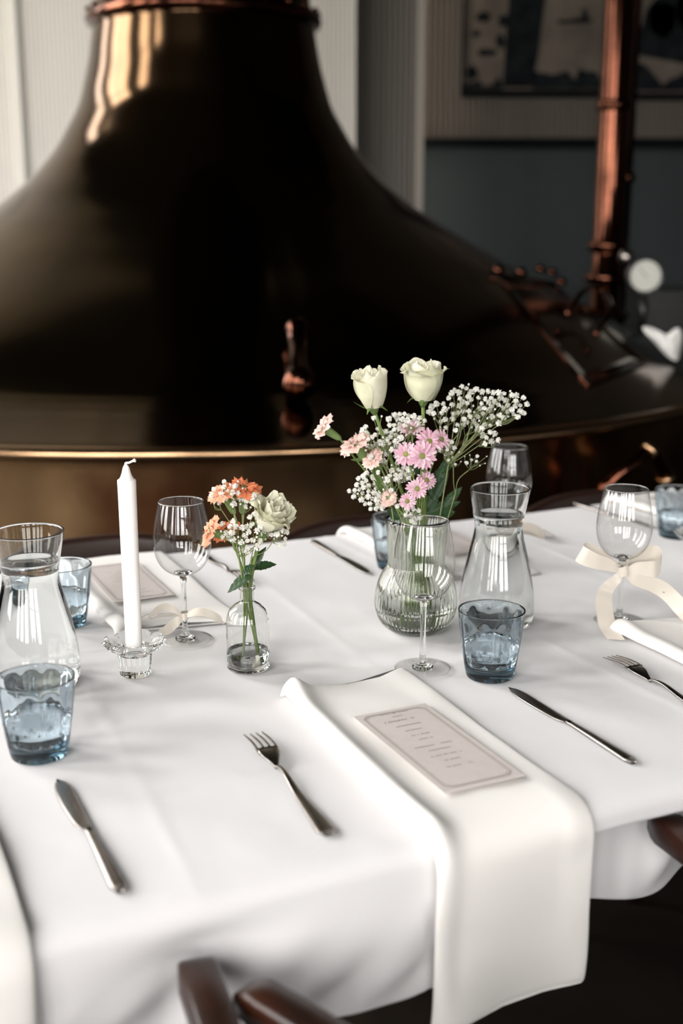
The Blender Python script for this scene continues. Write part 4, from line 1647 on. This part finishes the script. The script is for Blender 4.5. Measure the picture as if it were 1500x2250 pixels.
for i, (lb, hp, d, sz, sd, dy) in enumerate(Dz):
    daisy(lb, VB(6 + i), VM(-.004 + .004 * (i % 4), -.014 - .002 * (i % 3)), hd(hp[0], hp[1], dy), d, sz, sd)

sprig("baby's breath spray fanning far out to the upper right of the large bouquet", VB(15), hd(985, 1020, .0),
      spots_in([(1035, 880, 50, 36, 10, 32), (1110, 890, 48, 32, 5, 28), (985, 915, 45, 30, 20, 20), (1065, 920, 40, 25, -10, 14), (1075, 962, 22, 20, 40, 7), (985, 985, 26, 20, 0, 8)], VY + .01, .022, 1), seed=2)
sprig("baby's breath spray filling the left middle of the large bouquet", VB(16), hd(860, 1060, -.01),
      spots_in([(840, 945, 55, 32, -15, 28), (845, 985, 48, 32, 0, 28), (895, 930, 42, 22, 0, 18)], VY - .004, .02, 3, 8.5), seed=4)
sprig("baby's breath spray low at the left of the large bouquet", VB(17), hd(860, 1115, -.012),
      spots_in([(825, 1060, 40, 24, 15, 22), (795, 1075, 30, 26, 0, 9), (825, 1100, 26, 22, 0, 13), (880, 1035, 28, 26, 0, 20)], VY - .016, .016, 5), seed=6)
sprig("baby's breath spray low in the centre, before the vase rim", VB(18), hd(905, 1120, -.02),
      spots_in([(900, 1115, 30, 20, 0, 9), (915, 1140, 16, 10, 0, 4)], VY - .03, .006, 7), seed=8)
sprig("thin sparse baby's breath twig arching right beside the far wine glass", VB(19), hd(1000, 1085, .0),
      spots_in([(1045, 1015, 34, 20, 0, 9), (1000, 1000, 24, 24, 0, 8)], VY + .0, .02, 9), r=.0028, seed=10, bud=.5)

# foliage of the large bouquet
fo = thing('leafy_stem', 'dark green serrated foliage low in the large bouquet above the vase rim', 'foliage', vpos + Vector((.01, .008, .03)))
fb = fo.location.copy()
G().tube([p - fb for p in bez([fb, VM(.012, .006), hd(965, 1085, .01)], 8)], .0018, 7).mk('stem', M_GREEN, fo)
for (b0, t0, w) in [((930, 1130), (1012, 1102), .020), ((900, 1128), (862, 1090), .018), ((905, 1120), (895, 1065), .018), ((950, 1100), (985, 1035), .016), ((960, 1130), (1000, 1125), .018),
                    ((880, 1140), (850, 1118), .016), ((940, 1060), (925, 1020), .014), ((930, 1125), (965, 1075), .02), ((870, 1100), (852, 1055), .014), ((960, 1060), (985, 1000), .013), ((945, 1090), (962, 1030), .016), ((975, 1110), (1015, 1070), .014), ((915, 1045), (905, 1000), .014), ((875, 1060), (862, 1010), .013), ((965, 1040), (1000, 1015), .010)]:
    g = G()
    leaf_mesh(g, hd(*b0, .004) - fb, hd(*t0, .008) - fb, w, .06, .3, .18, Vector((0, -1, .3)))
    g.mk('leaf', M_LEAF, fo)
fo2 = thing('leafy_stem', 'curved green carnation leaves at the left side of the large bouquet', 'foliage', vpos + Vector((-.012, 0, .03)))
fb = fo2.location.copy()
G().tube([p - fb for p in bez([fb, VM(-.014, 0), hd(815, 1020, 0), hd(760, 985, 0)], 8)], .0013, 7).mk('stem', M_GREEN, fo2)
for (b0, t0, w) in [((825, 1040), (848, 958), .008), ((830, 1060), (812, 990), .007), ((850, 1100), (820, 1020), .008), ((800, 1010), (770, 1010), .005), ((845, 1085), (822, 1055), .007), ((775, 1000), (770, 970), .005)]:
    g = G()
    leaf_mesh(g, hd(*b0, -.01) - fb, hd(*t0, -.012) - fb, w, .05, .4, 0, Vector((0, -1, .2)))
    g.mk('leaf', M_LEAFL, fo2)

# ---- the small posy
PY = bpos.y


def BB(i):
    a = i * 2.1
    return bpos + Vector((.014 * cos(a), .012 * sin(a), .010 + .002 * (i % 3)))


def BM(i):
    a = i * 2.4
    return bpos + Vector((.0040 * cos(a), .0035 * sin(a), .103))


def hb(x, y, dy=0.0):
    return PT(x, y, PY + dy)


rose('wide open cream rose at the right of the small posy', BB(0), BM(0), hb(574, 1166, -.002), (.52, -.38, .85), .96, .8, 5,
     leaves=[(hb(560, 1250, -.002), hb(606, 1236, .0), .019), (hb(553, 1265, -.01), hb(496, 1298, -.012), .022), (hb(548, 1262, .004), hb(580, 1200, .01), .016), (hb(535, 1262, -.012), hb(556, 1240, -.01), .016)])
for i, (lb, hp, d, m, sz, sd, dy) in enumerate([
    ('orange carnation at the top centre of the small posy', (536, 1074, ), (.1, -.3, 1), M_ORANGE, 1.25, 31, 0.0),
    ('salmon carnation at the upper left of the small posy', (492, 1082), (-.35, -.3, .9), M_SALMON, 1.15, 32, -.006),
    ('salmon carnation at the far left of the small posy, facing left', (462, 1166), (-.85, -.3, .45), M_SALMON, 1.1, 33, -.008),
    ('deep orange carnation in the middle left of the small posy', (498, 1166), (-.4, -.4, .8), M_ORANGE, 1.0, 34, .008)]):
    carnation(lb, BB(i + 1), BM(i + 1), hb(hp[0], hp[1], dy), d, m, sz, sd, flat=.30, npet=8, calyx=.028)
sprig("baby's breath spray in the upper left of the small posy", BB(6), hb(520, 1200, -.008),
      spots_in([(485, 1085, 26, 22, 0, 9), (525, 1090, 28, 28, 0, 9), (500, 1062, 30, 12, 0, 3), (540, 1100, 20, 20, 0, 4)], PY - .014, .010, 12, 11), r=.0043, seed=13, bud=.3)
sprig("baby's breath spray across the middle of the small posy", BB(7), hb(535, 1225, -.01),
      spots_in([(515, 1165, 36, 24, 0, 15), (560, 1145, 14, 24, 0, 6), (545, 1200, 24, 14, 0, 6), (560, 1180, 30, 12, 0, 6)], PY - .018, .008, 14, 11), r=.0043, seed=15, bud=.25)
sprig("baby's breath spray drooping at the lower right of the small posy", BB(8), hb(552, 1225, -.004),
      spots_in([(606, 1165, 24, 18, 0, 12), (612, 1190, 18, 16, 0, 4)], PY - .012, .01, 16, 10), r=.0041, seed=17, bud=.25)
